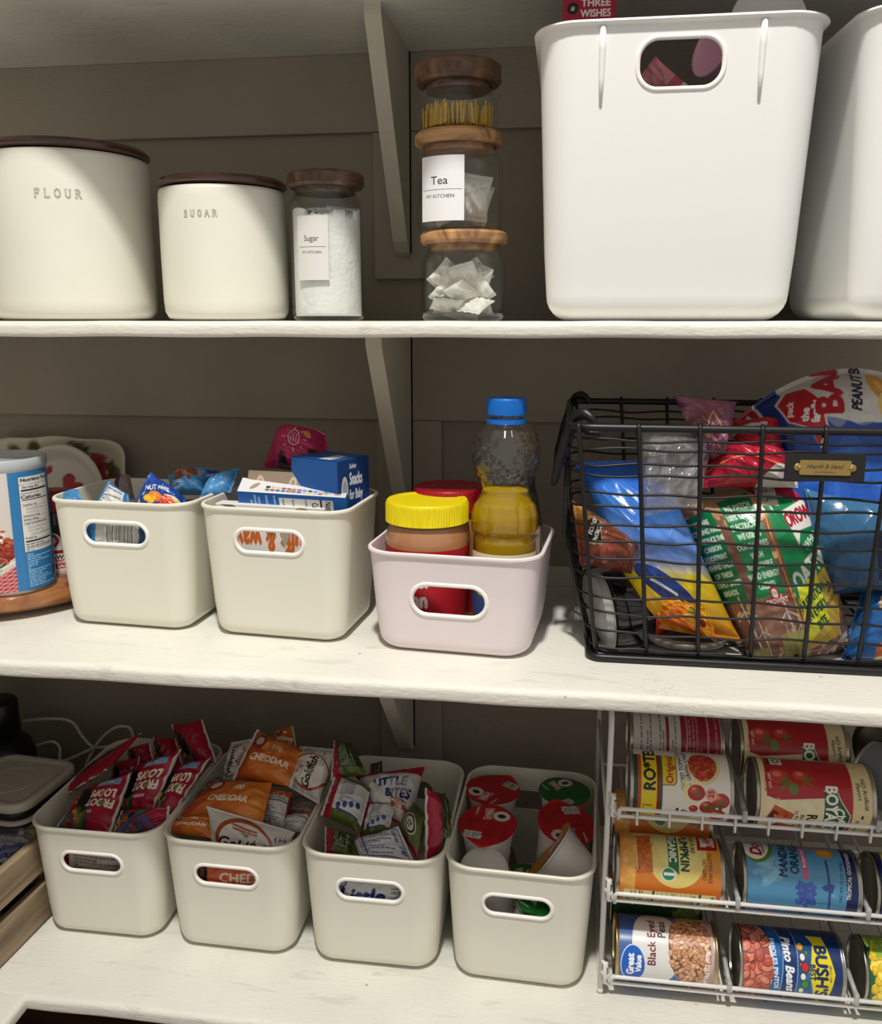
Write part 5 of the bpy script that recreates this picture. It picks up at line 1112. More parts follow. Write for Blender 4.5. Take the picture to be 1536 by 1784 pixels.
cvf = Cv(120, 60, (14, 72, 140)); cvf.grad(0, 0, 120, 60, (10, 62, 130), (20, 84, 150), False)
cvr = Cv(110, 84, (12, 52, 112)); cvr.text('Gerber', 52, 76, 6, (206, 214, 226), bold=.3); cvr.text('Snacks', 62, 60, 15, (214, 220, 228), bold=1.1, sx=.8); cvr.text('for Baby', 62, 40, 12, (214, 220, 228), bold=.8, sx=.8); cvr.ell(22, 44, 12, 20, (196, 196, 196)); cvr.ell(22, 44, 8.5, 15, (150, 156, 164)); cvr.ell(86, 12, 14, 9, (170, 120, 80))
cvt = Cv(100, 60, (16, 76, 146)); cvt.rect(55, 4, 80, 40, (190, 184, 176))
b1 = P(545, 800, .955); b3 = P(628, 812, .93)
zb = Z_MID + .006
carton('carton', 'blue snack carton with open top at the back right of the bin', 'carton', ((P(545, 805, .965)[0] + P(668, 800, .985)[0]) / 2 - .019, .966, zb + .114), (.068, .054, W(610, 805, Y=.94).z - zb - .112), radians(-26), {'front': cvf, 'right': cvr, 'top': cvt}, (12, 60, 126))
# grey inside of an open flap
t = thing('open_carton', 'opened cartons flap showing grey card with glue spots', 'carton', P(515, 880, .955))
cvg = Cv(130, 60, (140, 124, 104)); [(cvg.ell(x, 44, 5, 10, (190, 178, 160), r), cvg.ell(x, 44, 2.6, 6, (150, 134, 116), r)) for x, r in ((18, 10), (60, -10), (112, 0))]
gimg = cvg.out(); U, V = np.meshgrid(np.linspace(0, 1, gimg.shape[1]), np.linspace(0, 1, gimg.shape[0])); q = Q((425, 900, .945), (608, 905, .935), (603, 828, .95), (433, 819, .96)); ctr = P(515, 880, .955)
G = (q[0] * ((1 - U) * (1 - V))[..., None] + q[1] * (U * (1 - V))[..., None] + q[2] * (U * V)[..., None] + q[3] * ((1 - U) * V)[..., None]) - ctr
m = MB(); m.grid(G, linear=gimg.reshape(-1, 3)); m.grid(G + np.array([0, .0008, 0]), (150, 132, 108), flip=True); m.obj('card_flap', M_PRINT, t, smooth=False)
def slab(name, label, cat, quad, th, cv, side, cvside=None, grp=None):
    """flat carton: printed top face given by four corners, with real thickness below"""
    BL, BR, TR, TL = quad; ctr = sum(quad) / 4; n = np.cross(BR - BL, TL - BL); n /= np.linalg.norm(n); n = n if n[2] > 0 else -n
    t = thing(name, label, cat, ctr, group=grp); m = MB(); V = np.array([p - ctr - n * d for d in (th, .0003) for p in (BL, BR, TR, TL)])
    m.add(V, np.array([(0, 3, 2, 1), (4, 5, 6, 7), (0, 1, 5, 4), (1, 2, 6, 5), (2, 3, 7, 6), (3, 0, 4, 7)]), side); m.obj('box', M_PRINT, t, smooth=False)
    def face(a, b, c_, d, cvx, nm, off):
        img = cvx.out(); hh, ww = img.shape[:2]; U, V = np.meshgrid(np.linspace(.005, .995, ww), np.linspace(.005, .995, hh)); G = (a * ((1 - U) * (1 - V))[..., None] + b * (U * (1 - V))[..., None] + c_ * (U * V)[..., None] + d * ((1 - U) * V)[..., None]) + off - ctr
        q = MB(); q.grid(G, linear=img.reshape(-1, 3)); q.obj(nm, M_PRINT, t)
    face(BL, BR, TR, TL, cv, 'top_print', n * .0002)
    if cvside is not None: f = np.cross(BR - BL, n); f /= np.linalg.norm(f); face(BL - n * th, BR - n * th, BR, BL, cvside, 'front_print', f * .0004)
    return t
c1 = Cv(150, 40, (222, 222, 226)); 
for r_ in range(2):
    for k in range(12): c1.rect(38 + k * 7.4, 8 + r_ * 9, 44 + k * 7.4, 15 + r_ * 9, rng.choice([(30, 110, 180), (40, 40, 44), (220, 206, 40), (190, 60, 110), (190, 190, 190), (80, 150, 200), (60, 130, 80)]))
c1.ell(22, 20, 4, 12, (170, 146, 118), -25); c1.ell(76, 16, 3, 8, (170, 146, 118), -25); c1.ell(138, 20, 5, 8, (170, 146, 118)); c1.fine(118, 16, 134, 30, 2, (90, 90, 96))
c2 = Cv(170, 44, (20, 96, 176)); c2.rect(66, 0, 150, 36, (226, 226, 226)); c2.text('Nutrition', 143, 14, 9, (16, 18, 22), rot=-90, bold=.5, sx=.8); c2.rect(130, 0, 133, 36, (20, 20, 24)); c2.text('Calories', 122, 12, 9, (16, 18, 22), rot=-90, bold=.6, sx=.8); c2.fine(70, 4, 116, 34, 9, (60, 60, 66), rot90=True); c2.fine(12, 4, 62, 40, 8, (170, 200, 226), rot90=True)
slab('flat_carton', 'blue and white snack carton laid across the open cartons', 'carton', Q((412, 856, .925), (602, 868, .905), (606, 858, .945), (422, 832, .96)), .024, c1, (20, 96, 176), c2)
# white carton with green print inside, front
c3 = Cv(190, 110, (224, 222, 218)); c3.text('Organic', 34, 102, 8, (30, 110, 50), bold=.8); c3.text('Organic', 74, 102, 8, (30, 110, 50), bold=.8); c3.ell(74, 94, 6, 4, (150, 180, 50)); c3.text('Sprout', 124, 102, 10, (30, 120, 56), bold=1.2); c3.ell(152, 104, 14, 6, (170, 148, 120)); c3.poly([(6, 110), (26, 106), (60, 100), (30, 110)], (120, 112, 100))
c3.text('puffs & wav', 100, 79, 20, (196, 100, 36), rot=180, bold=2.2, sx=1.0); c3.poly([(84, 92), (98, 82), (108, 90), (102, 94)], (110, 98, 84)); c3.poly([(114, 86), (120, 72), (130, 86)], (160, 156, 146))
cpos = P(480, 893, .925)
carton('carton', 'white carton with green logos and orange letters at the bin front', 'carton', ((P(375, 900, .925)[0] + P(560, 905, .915)[0]) / 2 + .004, .925, zb), (.128, .018, W(480, 880, Y=.92).z - zb), radians(-5), {'front': c3}, (224, 222, 218))

# ------------------------------------------------------------ pink bin: jars and bottles
def taper_label(t, x, Y, r, h, za, zb_, cv):
    img = cv.out(); ch, cw = img.shape[:2]; U, V = np.meshgrid(np.linspace(0, 1, cw), np.linspace(0, 1, ch)); z = za + V * (zb_ - za)
    R_ = np.interp(z, [.014, h * .45, h - .026], [r * .90, r * .96, r]) + .0005; th = atan2(-Y, -x) + (U - .5) * radians(200)
    mb = MB(); mb.grid(np.stack([R_ * np.cos(th), R_ * np.sin(th), z], -1), linear=img.reshape(-1, 3)); return mb.obj('label', M_PRINT, t)
def rib_jar(label, px, Y, r, body_col, lid_col, zt_lid, zb_lid, z0, zlab, name='peanut_butter_jar', labcol=(176, 20, 40), cvl=None, lr=1.0):
    x = W(px, 880, Y=Y).x; t = thing(name, label, 'jar', (x, Y, z0)); h = zb_lid - z0
    m = MB(); m.lathe([(.0005, 0), (r * .82, 0), (r * .88, .005), (r * .90, .014), (r * .96, h * .45), (r, h - .026), (r * .985, h - .014), (r * .90, h - .003), (r * .84, h + .002), (.0005, h + .002)], 64); m.obj('body', mat('jar_' + name + str(body_col[0]), body_col, .12, coat=1.0, var=.05, vscale=30), t)
    H = zt_lid - zb_lid; m = MB(); R = r * lr; n = 360; A = np.linspace(0, 2 * pi, n, endpoint=False); rib = 1 + .010 * np.sign(np.sin(A * 90))
    rows = [(R * .985, 0, 0), (R * 1.0, .0008, 0), (R * .985, .003, 1), (R * .985, H - .004, 1), (R * .975, H - .0015, 0), (R * .95, H, 0), (R * .80, H, 0), (R * .785, H - .0007, 0), (.0005, H - .0007, 0)]
    m.grid(np.array([[(rr * (k if f else 1) * cos(a), rr * (k if f else 1) * sin(a), h + z) for a, k in zip(A, rib)] for rr, z, f in rows]), wu=True); m.obj('lid', mat('lid%d_%d' % (lid_col[0], lid_col[1]), lid_col, .35), t, sharp=40)
    cvl = cvl or Cv(40, 40, labcol); taper_label(t, x, Y, r, h, .014, zlab - z0, cvl); return t
PBY = .934
cvp = Cv(230, 110, (176, 18, 38)); cvp.text('Peter', 92, 72, 21, (226, 222, 220), bold=2.0, sx=.9); cvp.text('Pan', 96, 44, 21, (226, 222, 220), bold=2.0, sx=.9); cvp.blobs(6, 110, 20, 150, 90, 1, 1.6, [(214, 120, 100)], asp=1);
rib_jar('peanut butter jar with yellow lid at the front of the pink bin', 744, PBY, .0455, (176, 124, 84), (226, 206, 10), W(744, 884, Y=PBY - .045).z, W(744, 922, Y=PBY - .045).z, Z_MID + .005, W(744, 962, Y=PBY - .045).z, cvl=cvp)
PB2 = .990
rib_jar('second jar with dark red lid behind the yellow lidded one', 782, PB2, .0415, (170, 116, 70), (150, 16, 34), W(782, 858, Y=PB2 - .04).z, W(782, 898, Y=PB2 - .04).z, Z_MID + .005, Z_MID + .08, labcol=(150, 20, 30))
# oil bottle
OY = .932; ox = W(880, 850, Y=OY).x; bz = Z_MID + .005
t = thing('oil_bottle', 'clear faceted bottle of yellow cooking oil with blue cap', 'bottle', (ox, OY, bz))
zz = lambda py: W(880, py, Y=OY - .03).z - bz
zcap0, zcap1 = zz(734), zz(697)
prof = [(.020, .0), (.030, .002), (.0325, .008), (.0335, zz(985)), (.0335, zz(948)), (.0315, zz(940)), (.0345, zz(930)), (.0350, zz(905)), (.0315, zz(885)), (.0265, zz(868)), (.0255, zz(858)), (.0285, zz(840)), (.0345, zz(815)), (.0350, zz(790)), (.0325, zz(765)), (.0255, zz(748)), (.0170, zz(738)), (.0160, zz(732))]
prof = [(r_ * 1.04, z_) for r_, z_ in prof]
def smooth_prof(p, k=5):
    p = np.array(p); z = np.linspace(0, 1, len(p)); zi = np.linspace(0, 1, len(p) * k); return np.stack([np.interp(zi, z, p[:, 0]), np.interp(zi, z, p[:, 1])], -1)
pf = smooth_prof(prof, 6); nA = 120; A = np.linspace(0, 2 * pi, nA, endpoint=False)
def facet(A, z):
    h = zz(738); u = z / h
    lower = .05 * np.abs(np.sin(A * 6)) ** .5 * ((z > zz(935)) & (z < zz(885)))
    dia = .055 * (np.abs(np.sin(A * 5 + z * 190)) * np.abs(np.sin(A * 5 - z * 190))) ** .6 * ((z > zz(850)) & (z < zz(770)))
    top = .045 * np.abs(np.sin(A * 7)) ** .5 * (z > zz(768)) * (z < zz(742))
    return 1 - .045 + lower + dia + top
R_ = pf[:, 0][:, None] * facet(A[None], pf[:, 1][:, None]); R_[0] *= .02
m = MB(); m.grid(np.stack([R_ * np.cos(A), R_ * np.sin(A), pf[:, 1][:, None] * np.ones(nA)], -1), wu=True); m.obj('bottle', thin_glass('bottle_plastic', (248, 248, 246), 2.4, .06), t)
zl = zz(862)
def oil_mat():
    mm = bpy.data.materials.new('yellow_oil'); mm.use_nodes = True; nt = mm.node_tree; N = nt.nodes; L = nt.links; b = N['Principled BSDF']; b.inputs['Base Color'].default_value = rgba((238, 206, 40)); b.inputs['Roughness'].default_value = .05; b.inputs['Transmission Weight'].default_value = 1.0; b.inputs['IOR'].default_value = 1.3
    tr_ = N.new('ShaderNodeBsdfTransparent'); tr_.inputs[0].default_value = rgba((250, 226, 60)); di = N.new('ShaderNodeBsdfDiffuse'); di.inputs[0].default_value = rgba((232, 196, 20)); x = N.new('ShaderNodeMixShader'); x.inputs[0].default_value = .75; L.new(b.outputs[0], x.inputs[1]); L.new(tr_.outputs[0], x.inputs[2])
    y = N.new('ShaderNodeMixShader'); y.inputs[0].default_value = .42; L.new(x.outputs[0], y.inputs[1]); L.new(di.outputs[0], y.inputs[2]); L.new(y.outputs[0], N['Material Output'].inputs['Surface']); return mm
sel = pf[:, 1] < zl; Rr = R_[sel] * .955; zs = pf[sel, 1]
Gd = np.stack([Rr * np.cos(A), Rr * np.sin(A), np.maximum(zs, .0012)[:, None] * np.ones(nA)], -1); capr = np.stack([np.outer([.6, .02], Rr[-1]) * np.cos(A), np.outer([.6, .02], Rr[-1]) * np.sin(A), np.full((2, nA), zs[-1] + .0001)], -1)
m = MB(); m.grid(np.concatenate([Gd, capr]), wu=True); m.obj('oil', oil_mat(), t)
cb = mat('blue_cap', (10, 104, 196), .35); m = MB(); A2 = np.linspace(0, 2 * pi, 240, endpoint=False); rib = 1 + .012 * np.sign(np.sin(A2 * 60)); Rc = .0205
rows = [(.0175, zcap0 + .004, 0), (Rc, zcap0 + .0045, 0), (Rc, zcap0 + .006, 1), (Rc, zcap1 - .003, 1), (Rc * .98, zcap1 - .001, 0), (Rc * .93, zcap1, 0), (.0005, zcap1, 0)]
m.grid(np.array([[(rr * (k if f else 1) * cos(a), rr * (k if f else 1) * sin(a), z) for a, k in zip(A2, rib)] for rr, z, f in rows]), wu=True)
m.lathe([(.0172, zcap0 - .005), (.0208, zcap0 - .0048), (.0206, zcap0 - .0005), (.0172, zcap0)], 64); m.obj('cap', cb, t, sharp=40)
cv = Cv(120, 80, (48, 82, 134)); cv.ell(24, 52, 18, 26, (150, 160, 40)); cv.rect(0, 70, 120, 80, (230, 226, 190)); [cv.rect(38, y, 66, y + 15, (216, 212, 206)) for y in (48, 28, 8)]; [cv.ell(64, y + 7, 6, 7, (30, 24, 26)) for y in (48, 28, 8)]; cv.blobs(14, 74, 10, 116, 66, 4, 9, [(206, 110, 60), (226, 160, 90), (180, 60, 40)]); curved_label(t, ox, OY, .0352, radians(150), 0, .03, zz(966) - .03, cv)
# dark bottle behind
db = W(911, 860, Y=.985).x; t = thing('dark_bottle', 'dark glass bottle with small label behind the oil bottle', 'bottle', (db, .985, Z_MID + .005)); hz = W(925, 838, Y=.985).z - Z_MID
m = MB(); m.lathe([(.0005, 0), (.019, 0), (.021, .004), (.023, hz * .52), (.022, hz * .70), (.016, hz * .88), (.013, hz * .95), (.013, hz), (.0005, hz)], 48); m.obj('glass_body', mat('smoke_bottle', (60, 54, 48), .12, coat=.8), t)
cv = Cv(40, 50, (206, 196, 170)); cv.line([(2, 2), (38, 2), (38, 48), (2, 48), (2, 2)], 1.5, (130, 40, 30)); cv.fine(6, 8, 34, 42, 5, (60, 50, 40)); curved_label(t, db, .985, .0235, radians(60), .5, .07, .045, cv)

# ------------------------------------------------------------ black wire basket
def rect_ring(x0, y0, x1, y1, z, rc, n=6, seg=10, wig=0, ph=0):
    pts = []
    for cx, cy, a0 in ((x1 - rc, y0 + rc, -90), (x1 - rc, y1 - rc, 0), (x0 + rc, y1 - rc, 90), (x0 + rc, y0 + rc, 180)):
        for k in range(n + 1): a = radians(a0 + 90 * k / n); pts.append((cx + rc * cos(a), cy + rc * sin(a), z))
    pts2 = []
    for i in range(len(pts)):
        a, b = np.array(pts[i]), np.array(pts[(i + 1) % len(pts)]); k = max(1, int(np.linalg.norm(b - a) / .014))
        for j in range(k):
            p = a + (b - a) * j / k; p[2] += wig * sin(p[0] * 55 + ph) * sin(p[0] * 23 + ph * 2) ; pts2.append(p)
    return pts2
TX0, TX1, TY0, TY1, TZ = .004, .430, .862, 1.150, 1.399
BX0, BX1, BY0, BY1, BZ = .034, .402, .884, 1.128, Z_MID + .0045
t = thing('wire_basket', 'black wire basket with brass plate full of bread bags', 'basket', (0, 0, 0))
m = MB(); m.tube(rect_ring(TX0, TY0, TX1, TY1, TZ, .022), .0038, 10, closed=True); m.obj('top_rim', M_BLACKWIRE, t)
m = MB(); m.tube(rect_ring(BX0 - .003, BY0 - .004, BX1 + .003, BY1 + .004, BZ, .012), .0042, 8, closed=True); m.tube(rect_ring(BX0 + .004, BY0 + .004, BX1 - .004, BY1 - .004, BZ + .004, .012), .003, 8, closed=True); m.obj('bottom_frame', M_BLACKWIRE, t)
m = MB(); nrow = 14; hzs = [1.388 - .01655 * k for k in range(nrow)]
hzs = [W(1130, py, Y=.862 + .022 * (1.399 - W(1130, py, Y=.87).z) / .24).z for py in (768, 785, 811, 829, 862, 886, 917, 945, 977, 1009, 1044, 1072, 1106, 1135)]
for k, z in enumerate(hzs):
    f = (TZ - z) / (TZ - BZ); m.tube(rect_ring(TX0 + (BX0 - TX0) * f ** 2.2, TY0 + (BY0 - TY0) * f, TX1 + (BX1 - TX1) * f ** 2.2, TY1 + (BY1 - TY1) * f, z, .030, wig=.0022, ph=k * 1.7), .0013, 6, closed=True)
m.obj('horizontal_wires', M_BLACKWIRE, t)
m = MB()
for k in range(8):
    xt = .012 + .0565 * k; xb = .037 + .0515 * k
    for (yt, yb, s_) in ((TY0, BY0, -1), (TY1, BY1, 1)):
        if k < 8: m.tube([(xt, yt - s_ * .004, TZ - .006), (xt, yt - s_ * .0028, TZ + .002), (xt, yt + s_ * .001, TZ + .0042), (xt, yt + s_ * .0035, TZ + .001), (xt + (xb - xt) * .1, yt + s_ * .002, TZ - .02), (xt + (xb - xt) * .85, yt + (yb - yt) * .85 + s_ * .002, BZ + .035), (xb, yb + s_ * .001, BZ + .012), (xb, yb - s_ * .006, BZ + .001), (xb, yb - s_ * .03, BZ)], .0022, 8)
for k in range(1, 6):
    yt = TY0 + (TY1 - TY0) * k / 6; yb = BY0 + (BY1 - BY0) * k / 6
    for xt, xb in ((TX0 - .002, BX0 - .002), (TX1 + .002, BX1 + .002)): m.tube([(xt, yt, TZ), (xt, yt, TZ - .12), (xb, yb, BZ)], .0022, 8)
m.obj('upright_wires', M_BLACKWIRE, t)
m = MB()
for k in range(8): m.tube([(.037 + .0515 * k, BY0, BZ), (.037 + .0515 * k, BY1, BZ)], .002, 6)
for k in range(1, 6): m.tube([(BX0, BY0 + (BY1 - BY0) * k / 6, BZ + .003), (BX1, BY0 + (BY1 - BY0) * k / 6, BZ + .003)], .0014, 6)
m.obj('bottom_wires', M_BLACKWIRE, t)
hp_ = [P(1036, 742, .875), P(1030, 728, .876), P(1018, 720, .88), P(1005, 724, .886), P(995, 742, .892), P(985, 772, .896), P(975, 805, .90), P(964, 842, .902)]
hp_ = np.array(hp_); s_ = np.linspace(0, 1, len(hp_)); si = np.linspace(0, 1, 30); hq = np.stack([np.interp(si, s_, hp_[:, i]) for i in range(3)], -1)
back = hq + np.array([0, .23, 0]); 
m = MB(); m.tube(hq, np.interp(si, [0, .3, .8, 1], [.0036, .0060, .0060, .0036]), 10); m.tube([hq[0], hq[0] + np.array([.004, 0, -.008]), P(1020, 752, .872)], .0028, 8)
m.tube([hq[-1], hq[-1] + np.array([0, .02, -.004]), hq[-1] + np.array([0, .12, -.006]), hq[-1] + np.array([0, .21, -.004]), back[-1]], .0028, 8); m.tube(back, np.interp(si, [0, .3, .8, 1], [.0028, .0044, .0044, .0028]), 10)
m.obj('handle', M_BLACKWIRE, t)
pa, pb = P(1367, 790, .860), P(1502, 836, .860); x0, x1, z0_, z1_ = pa[0], pb[0], pb[2] - .0005, pa[2]
pl = bpy.data.objects.new('name_plate', None); COL.objects.link(pl); pl.parent = t
m = MB(); cxp, czp = (x0 + x1) / 2, (z0_ + z1_) / 2; sh = roundbox(x1 - x0, z1_ - z0_ + .002, .003, 4); L_ = [[(cxp + a, y, czp + b) for a, b in sh] for y in (.8575, .8555)]; n0 = m.n; m.grid(np.array(L_), wu=True, flip=True); k = len(sh); m.Fi.append(np.array(list(range(k, 2 * k)))); m.Fn.append(np.array([k])); m.obj('backing', mat('black_leather', (26, 26, 26), .6), pl, smooth=False)
bw, bh = .0455, .0138; br = MB(); sh = roundbox(bw, bh, .0015, 4); n0 = br.n; br.grid(np.array([[(cxp + a, y, czp + b) for a, b in sh] for y in (.8555, .8542)]), wu=True, flip=True); k = len(sh); br.Fi.append(np.array(list(range(k, 2 * k)))); br.Fn.append(np.array([k]))
for s_ in (-1, 1): br.ball((cxp + s_ * bw * .53, .8550, czp), (.0036, .0010, .0036)); br.ball((cxp + s_ * bw * .50, .8540, czp), (.0018, .0014, .0018))
br.obj('brass_plate', mat('brass', (176, 148, 92), .4, metal=.8, bump=.3, bscale=300), pl, smooth=False)
c = Cv(150, 42, (170, 146, 92)); c.text('Hearth & Hand', 75, 25, 12, (40, 32, 20), bold=.2, shear=.5, sx=.98); c.text('WITH MAGNOLIA', 75, 9, 4, (40, 32, 20), bold=.3, sx=1.3)
img = c.out(); keep = img.mean(-1) < lin((150, 126, 76)).mean(); hh, ww = img.shape[:2]; U, V = np.meshgrid(np.linspace(0, 1, ww), np.linspace(0, 1, hh)); Pp = np.stack([cxp - bw / 2 + U * bw, 0 * U + .8539, czp - bh / 2 + V * bh], -1)
I = np.arange(ww * hh).reshape(hh, ww); f = np.stack([I[:-1, :-1], I[:-1, 1:], I[1:, 1:], I[1:, :-1]], -1).reshape(-1, 4); f = f[keep.reshape(-1)[f].sum(1) >= 2]
m = MB(); m.add(Pp.reshape(-1, 3), f, linear=img.reshape(-1, 3)); m.obj('lettering', M_PRINT, pl)

# ------------------------------------------------------------ what the basket holds
M_BAGBREAD = mat('bread_film', attr=True, rough=.22, bump=.5, bscale=38)
def clearish(name, tint, cover, col):
    m = thin_glass(name, tint, 2.2, .12); nt = m.node_tree; N = nt.nodes; L = nt.links; out = N['Material Output']; mx = [n for n in N if n.type == 'MIX_SHADER'][0]
    d = N.new('ShaderNodeBsdfDiffuse'); d.inputs[0].default_value = rgba(col); y = N.new('ShaderNodeMixShader'); nz = N.new('ShaderNodeTexNoise'); nz.inputs['Scale'].default_value = 24; nz.inputs['Detail'].default_value = 6; nz.inputs['Distortion'].default_value = 2
    tc = N.new('ShaderNodeTexCoord'); L.new(tc.outputs['Object'], nz.inputs['Vector']); mr = N.new('ShaderNodeMapRange'); mr.inputs[1].default_value = .4; mr.inputs[2].default_value = .7; mr.inputs[3].default_value = cover * .4; mr.inputs[4].default_value = min(1, cover * 1.8); L.new(nz.outputs['Fac'], mr.inputs[0])
    L.new(mr.outputs[0], y.inputs[0]); L.new(mx.outputs[0], y.inputs[1]); L.new(d.outputs[0], y.inputs[2]); L.new(y.outputs[0], out.inputs['Surface']); return m
M_CLEAR = clearish('clear_bag_film', (236, 236, 236), .22, (206, 202, 202))
# red, white and blue puff snack bag
c = Cv(170, 190, (26, 70, 160)); c.grad(0, 0, 170, 110, (22, 60, 140), (40, 100, 200), False); c.blobs(26, 0, 0, 170, 110, 6, 20, [(34, 84, 180), (20, 52, 120), (60, 120, 210)], al=.3); c.rect(0, 0, 170, 18, (70, 120, 150))
c.poly([(34, 190), (40, 170), (72, 142), (100, 132), (170, 136), (170, 190)], (206, 204, 200)); c.blobs(20, 70, 136, 150, 188, 6, 14, [(190, 188, 184), (216, 214, 210)], al=.3)
c.blobs(20, 134, 136, 170, 190, 6, 13, [(222, 176, 96), (206, 150, 70), (196, 90, 50), (230, 196, 120)]); c.poly([(0, 190), (0, 110), (18, 118), (22, 190)], (168, 20, 34)); c.poly([(18, 190), (20, 120), (36, 120), (44, 160), (40, 190)], (20, 44, 120)); c.line([(19, 190), (21, 120)], 2, (220, 216, 214)); c.poly([(2, 160), (14, 166), (12, 184), (4, 176)], (214, 206, 204))
hq_ = [(34, 172), (46, 180), (62, 176), (70, 160), (70, 130), (60, 118), (52, 138), (38, 150)]
c.poly([(48 + (x - 50) * 1.12 + 2, 152 + (y - 152) * 1.1) for x, y in hq_], (212, 206, 204)); c.poly(hq_, (182, 22, 34)); c.text('pack', 42, 162, 6, (236, 230, 228), rot=66, bold=.4); c.text('the', 53, 150, 7, (240, 236, 234), rot=70, bold=.8); c.text('family', 63, 150, 8, (240, 236, 234), rot=76, bold=.9, sx=.8)
c.text('BAMBA', 86, 200, 26, (176, 24, 40), rot=80, bold=2.4, sx=.95); c.text('PEANUT BUTTER', 113, 182, 10, (20, 24, 60), rot=76, bold=.8, sx=.72); c.text('edient', 140, 92, 8, (220, 226, 236), rot=10, bold=1.0); c.rect(132, 78, 168, 81, (200, 214, 236))
packet('puff_snack_bag', 'big red, white and blue puffed snack bag leaning above the basket rim', 'snack bag', *Q((1368, 1000, .975), (1590, 1010, .965), (1585, 668, 1.03), (1276, 735, 1.03)), .085, c, None, 'v', M_BAGBREAD, 101, dome=.034, sf=.03, crump=.0022)
c = Cv(90, 60, (176, 18, 34)); c.blobs(10, 0, 0, 90, 60, 5, 16, [(190, 26, 44), (140, 12, 28)], al=.5); c.rect(0, 40, 60, 46, (206, 190, 190)); 
packet('folded_red_bag', 'folded red end of a snack bag behind the basket rim', 'snack bag', *Q((1280, 812, .95), (1360, 812, .95), (1362, 728, 1.0), (1276, 736, 1.0)), .024, c, None, 'h', M_BAGBREAD, 102, sf=.04)
c = Cv(120, 90, (24, 66, 110)); c.grad(0, 0, 120, 90, (20, 50, 84), (60, 110, 150), False); c.rect(74, 12, 112, 60, (16, 26, 60)); c.fine(78, 16, 108, 56, 4, (200, 206, 216), rot90=True)
packet('blue_snack_bag', 'dull blue bag between the bread loaf and the basket right side', 'snack bag', *Q((1440, 1040, .925), (1580, 1030, .92), (1580, 880, .94), (1400, 850, .95)), .03, c, None, 'h', M_BAGBREAD, 103, sf=.03)
c = Cv(120, 100, (40, 100, 170)); c.blobs(60, 0, 0, 120, 100, 3, 9, [(28, 76, 140), (70, 140, 200), (20, 56, 110)], al=.5); c.blobs(14, 60, 0, 120, 44, 6, 12, [(220, 160, 90), (206, 100, 50), (230, 196, 150)]); c.rect(40, 66, 66, 84, (222, 180, 110)); c.fine(42, 68, 64, 82, 2, (60, 50, 40))
packet('blue_snack_bag', 'bright blue bag with orange picture low at the basket right side', 'snack bag', *Q((1462, 1155, .92), (1590, 1155, .92), (1590, 990, .95), (1500, 1030, .95)), .04, c, None, 'h', M_BAGBREAD, 104, sf=.04)
# blue and yellow bread bag
c = Cv(120, 170, (24, 96, 206)); c.grad(0, 112, 120, 170, (70, 130, 210), (20, 90, 206), False); c.grad(0, 66, 120, 112, (130, 156, 214), (70, 130, 210), False); c.grad(0, 52, 120, 66, (222, 200, 60), (130, 156, 214), False); c.grad(0, 0, 120, 52, (206, 120, 20), (232, 208, 30), False); c.ell(46, 40, 36, 14, (30, 48, 110), -28); c.line([(30, 46), (56, 34)], 3, (220, 216, 210)); c.blobs(20, 0, 60, 120, 170, 6, 20, [(60, 130, 226), (30, 90, 190)], al=.2)
packet('bread_bag', 'blue bread bag fading to yellow at its foot, leaning left of the loaf', 'bread bag', *Q((1120, 1090, .925), (1292, 1120, .915), (1150, 800, 1.0), (1000, 806, .995)), .06, c, None, 'v', M_BAGBREAD, 105, sf=.04, crump=.0022)
c = Cv(110, 60, (206, 120, 30)); c.grad(0, 0, 110, 60, (200, 90, 20), (232, 160, 30), False); c.blobs(10, 0, 0, 110, 60, 5, 14, [(236, 176, 40), (196, 90, 24)], al=.5); c.ell(84, 22, 8, 7, (110, 24, 20)); c.blobs(4, 60, 30, 80, 46, 3, 5, [(120, 130, 40)])
packet('orange_bag', 'crumpled orange bag end in front of the blue bread bag', 'bread bag', *Q((1145, 1078, .915), (1246, 1118, .91), (1236, 1050, .92), (1140, 1022, .925)), .026, c, None, 'h', M_BAGBREAD, 106, sf=.06, crump=.0026)
c = Cv(110, 60, (120, 60, 40)); c.grad(0, 0, 110, 60, (96, 34, 28), (150, 90, 50), False); c.blobs(30, 30, 0, 110, 60, 3, 9, [(150, 60, 50), (100, 26, 24), (170, 110, 90)], al=.5); c.rect(12, 20, 34, 46, (24, 20, 20)); c.line([(12, 20), (34, 20), (34, 46)], 1.5, (190, 150, 80)); c.text('TOP OF', 22, 38, 5, (220, 214, 206), rot=60, bold=.4); c.text('CHOICE', 27, 30, 5, (220, 214, 206), rot=60, bold=.4); c.ell(10, 50, 14, 8, (196, 140, 70))
packet('bun_bag', 'brown bag of buns with small black emblem at the basket left corner', 'bread bag', *Q((1010, 985, .90), (1100, 1000, .905), (1112, 950, .925), (996, 870, .925)), .045, c, None, 'h', M_BAGBREAD, 107, sf=.05)
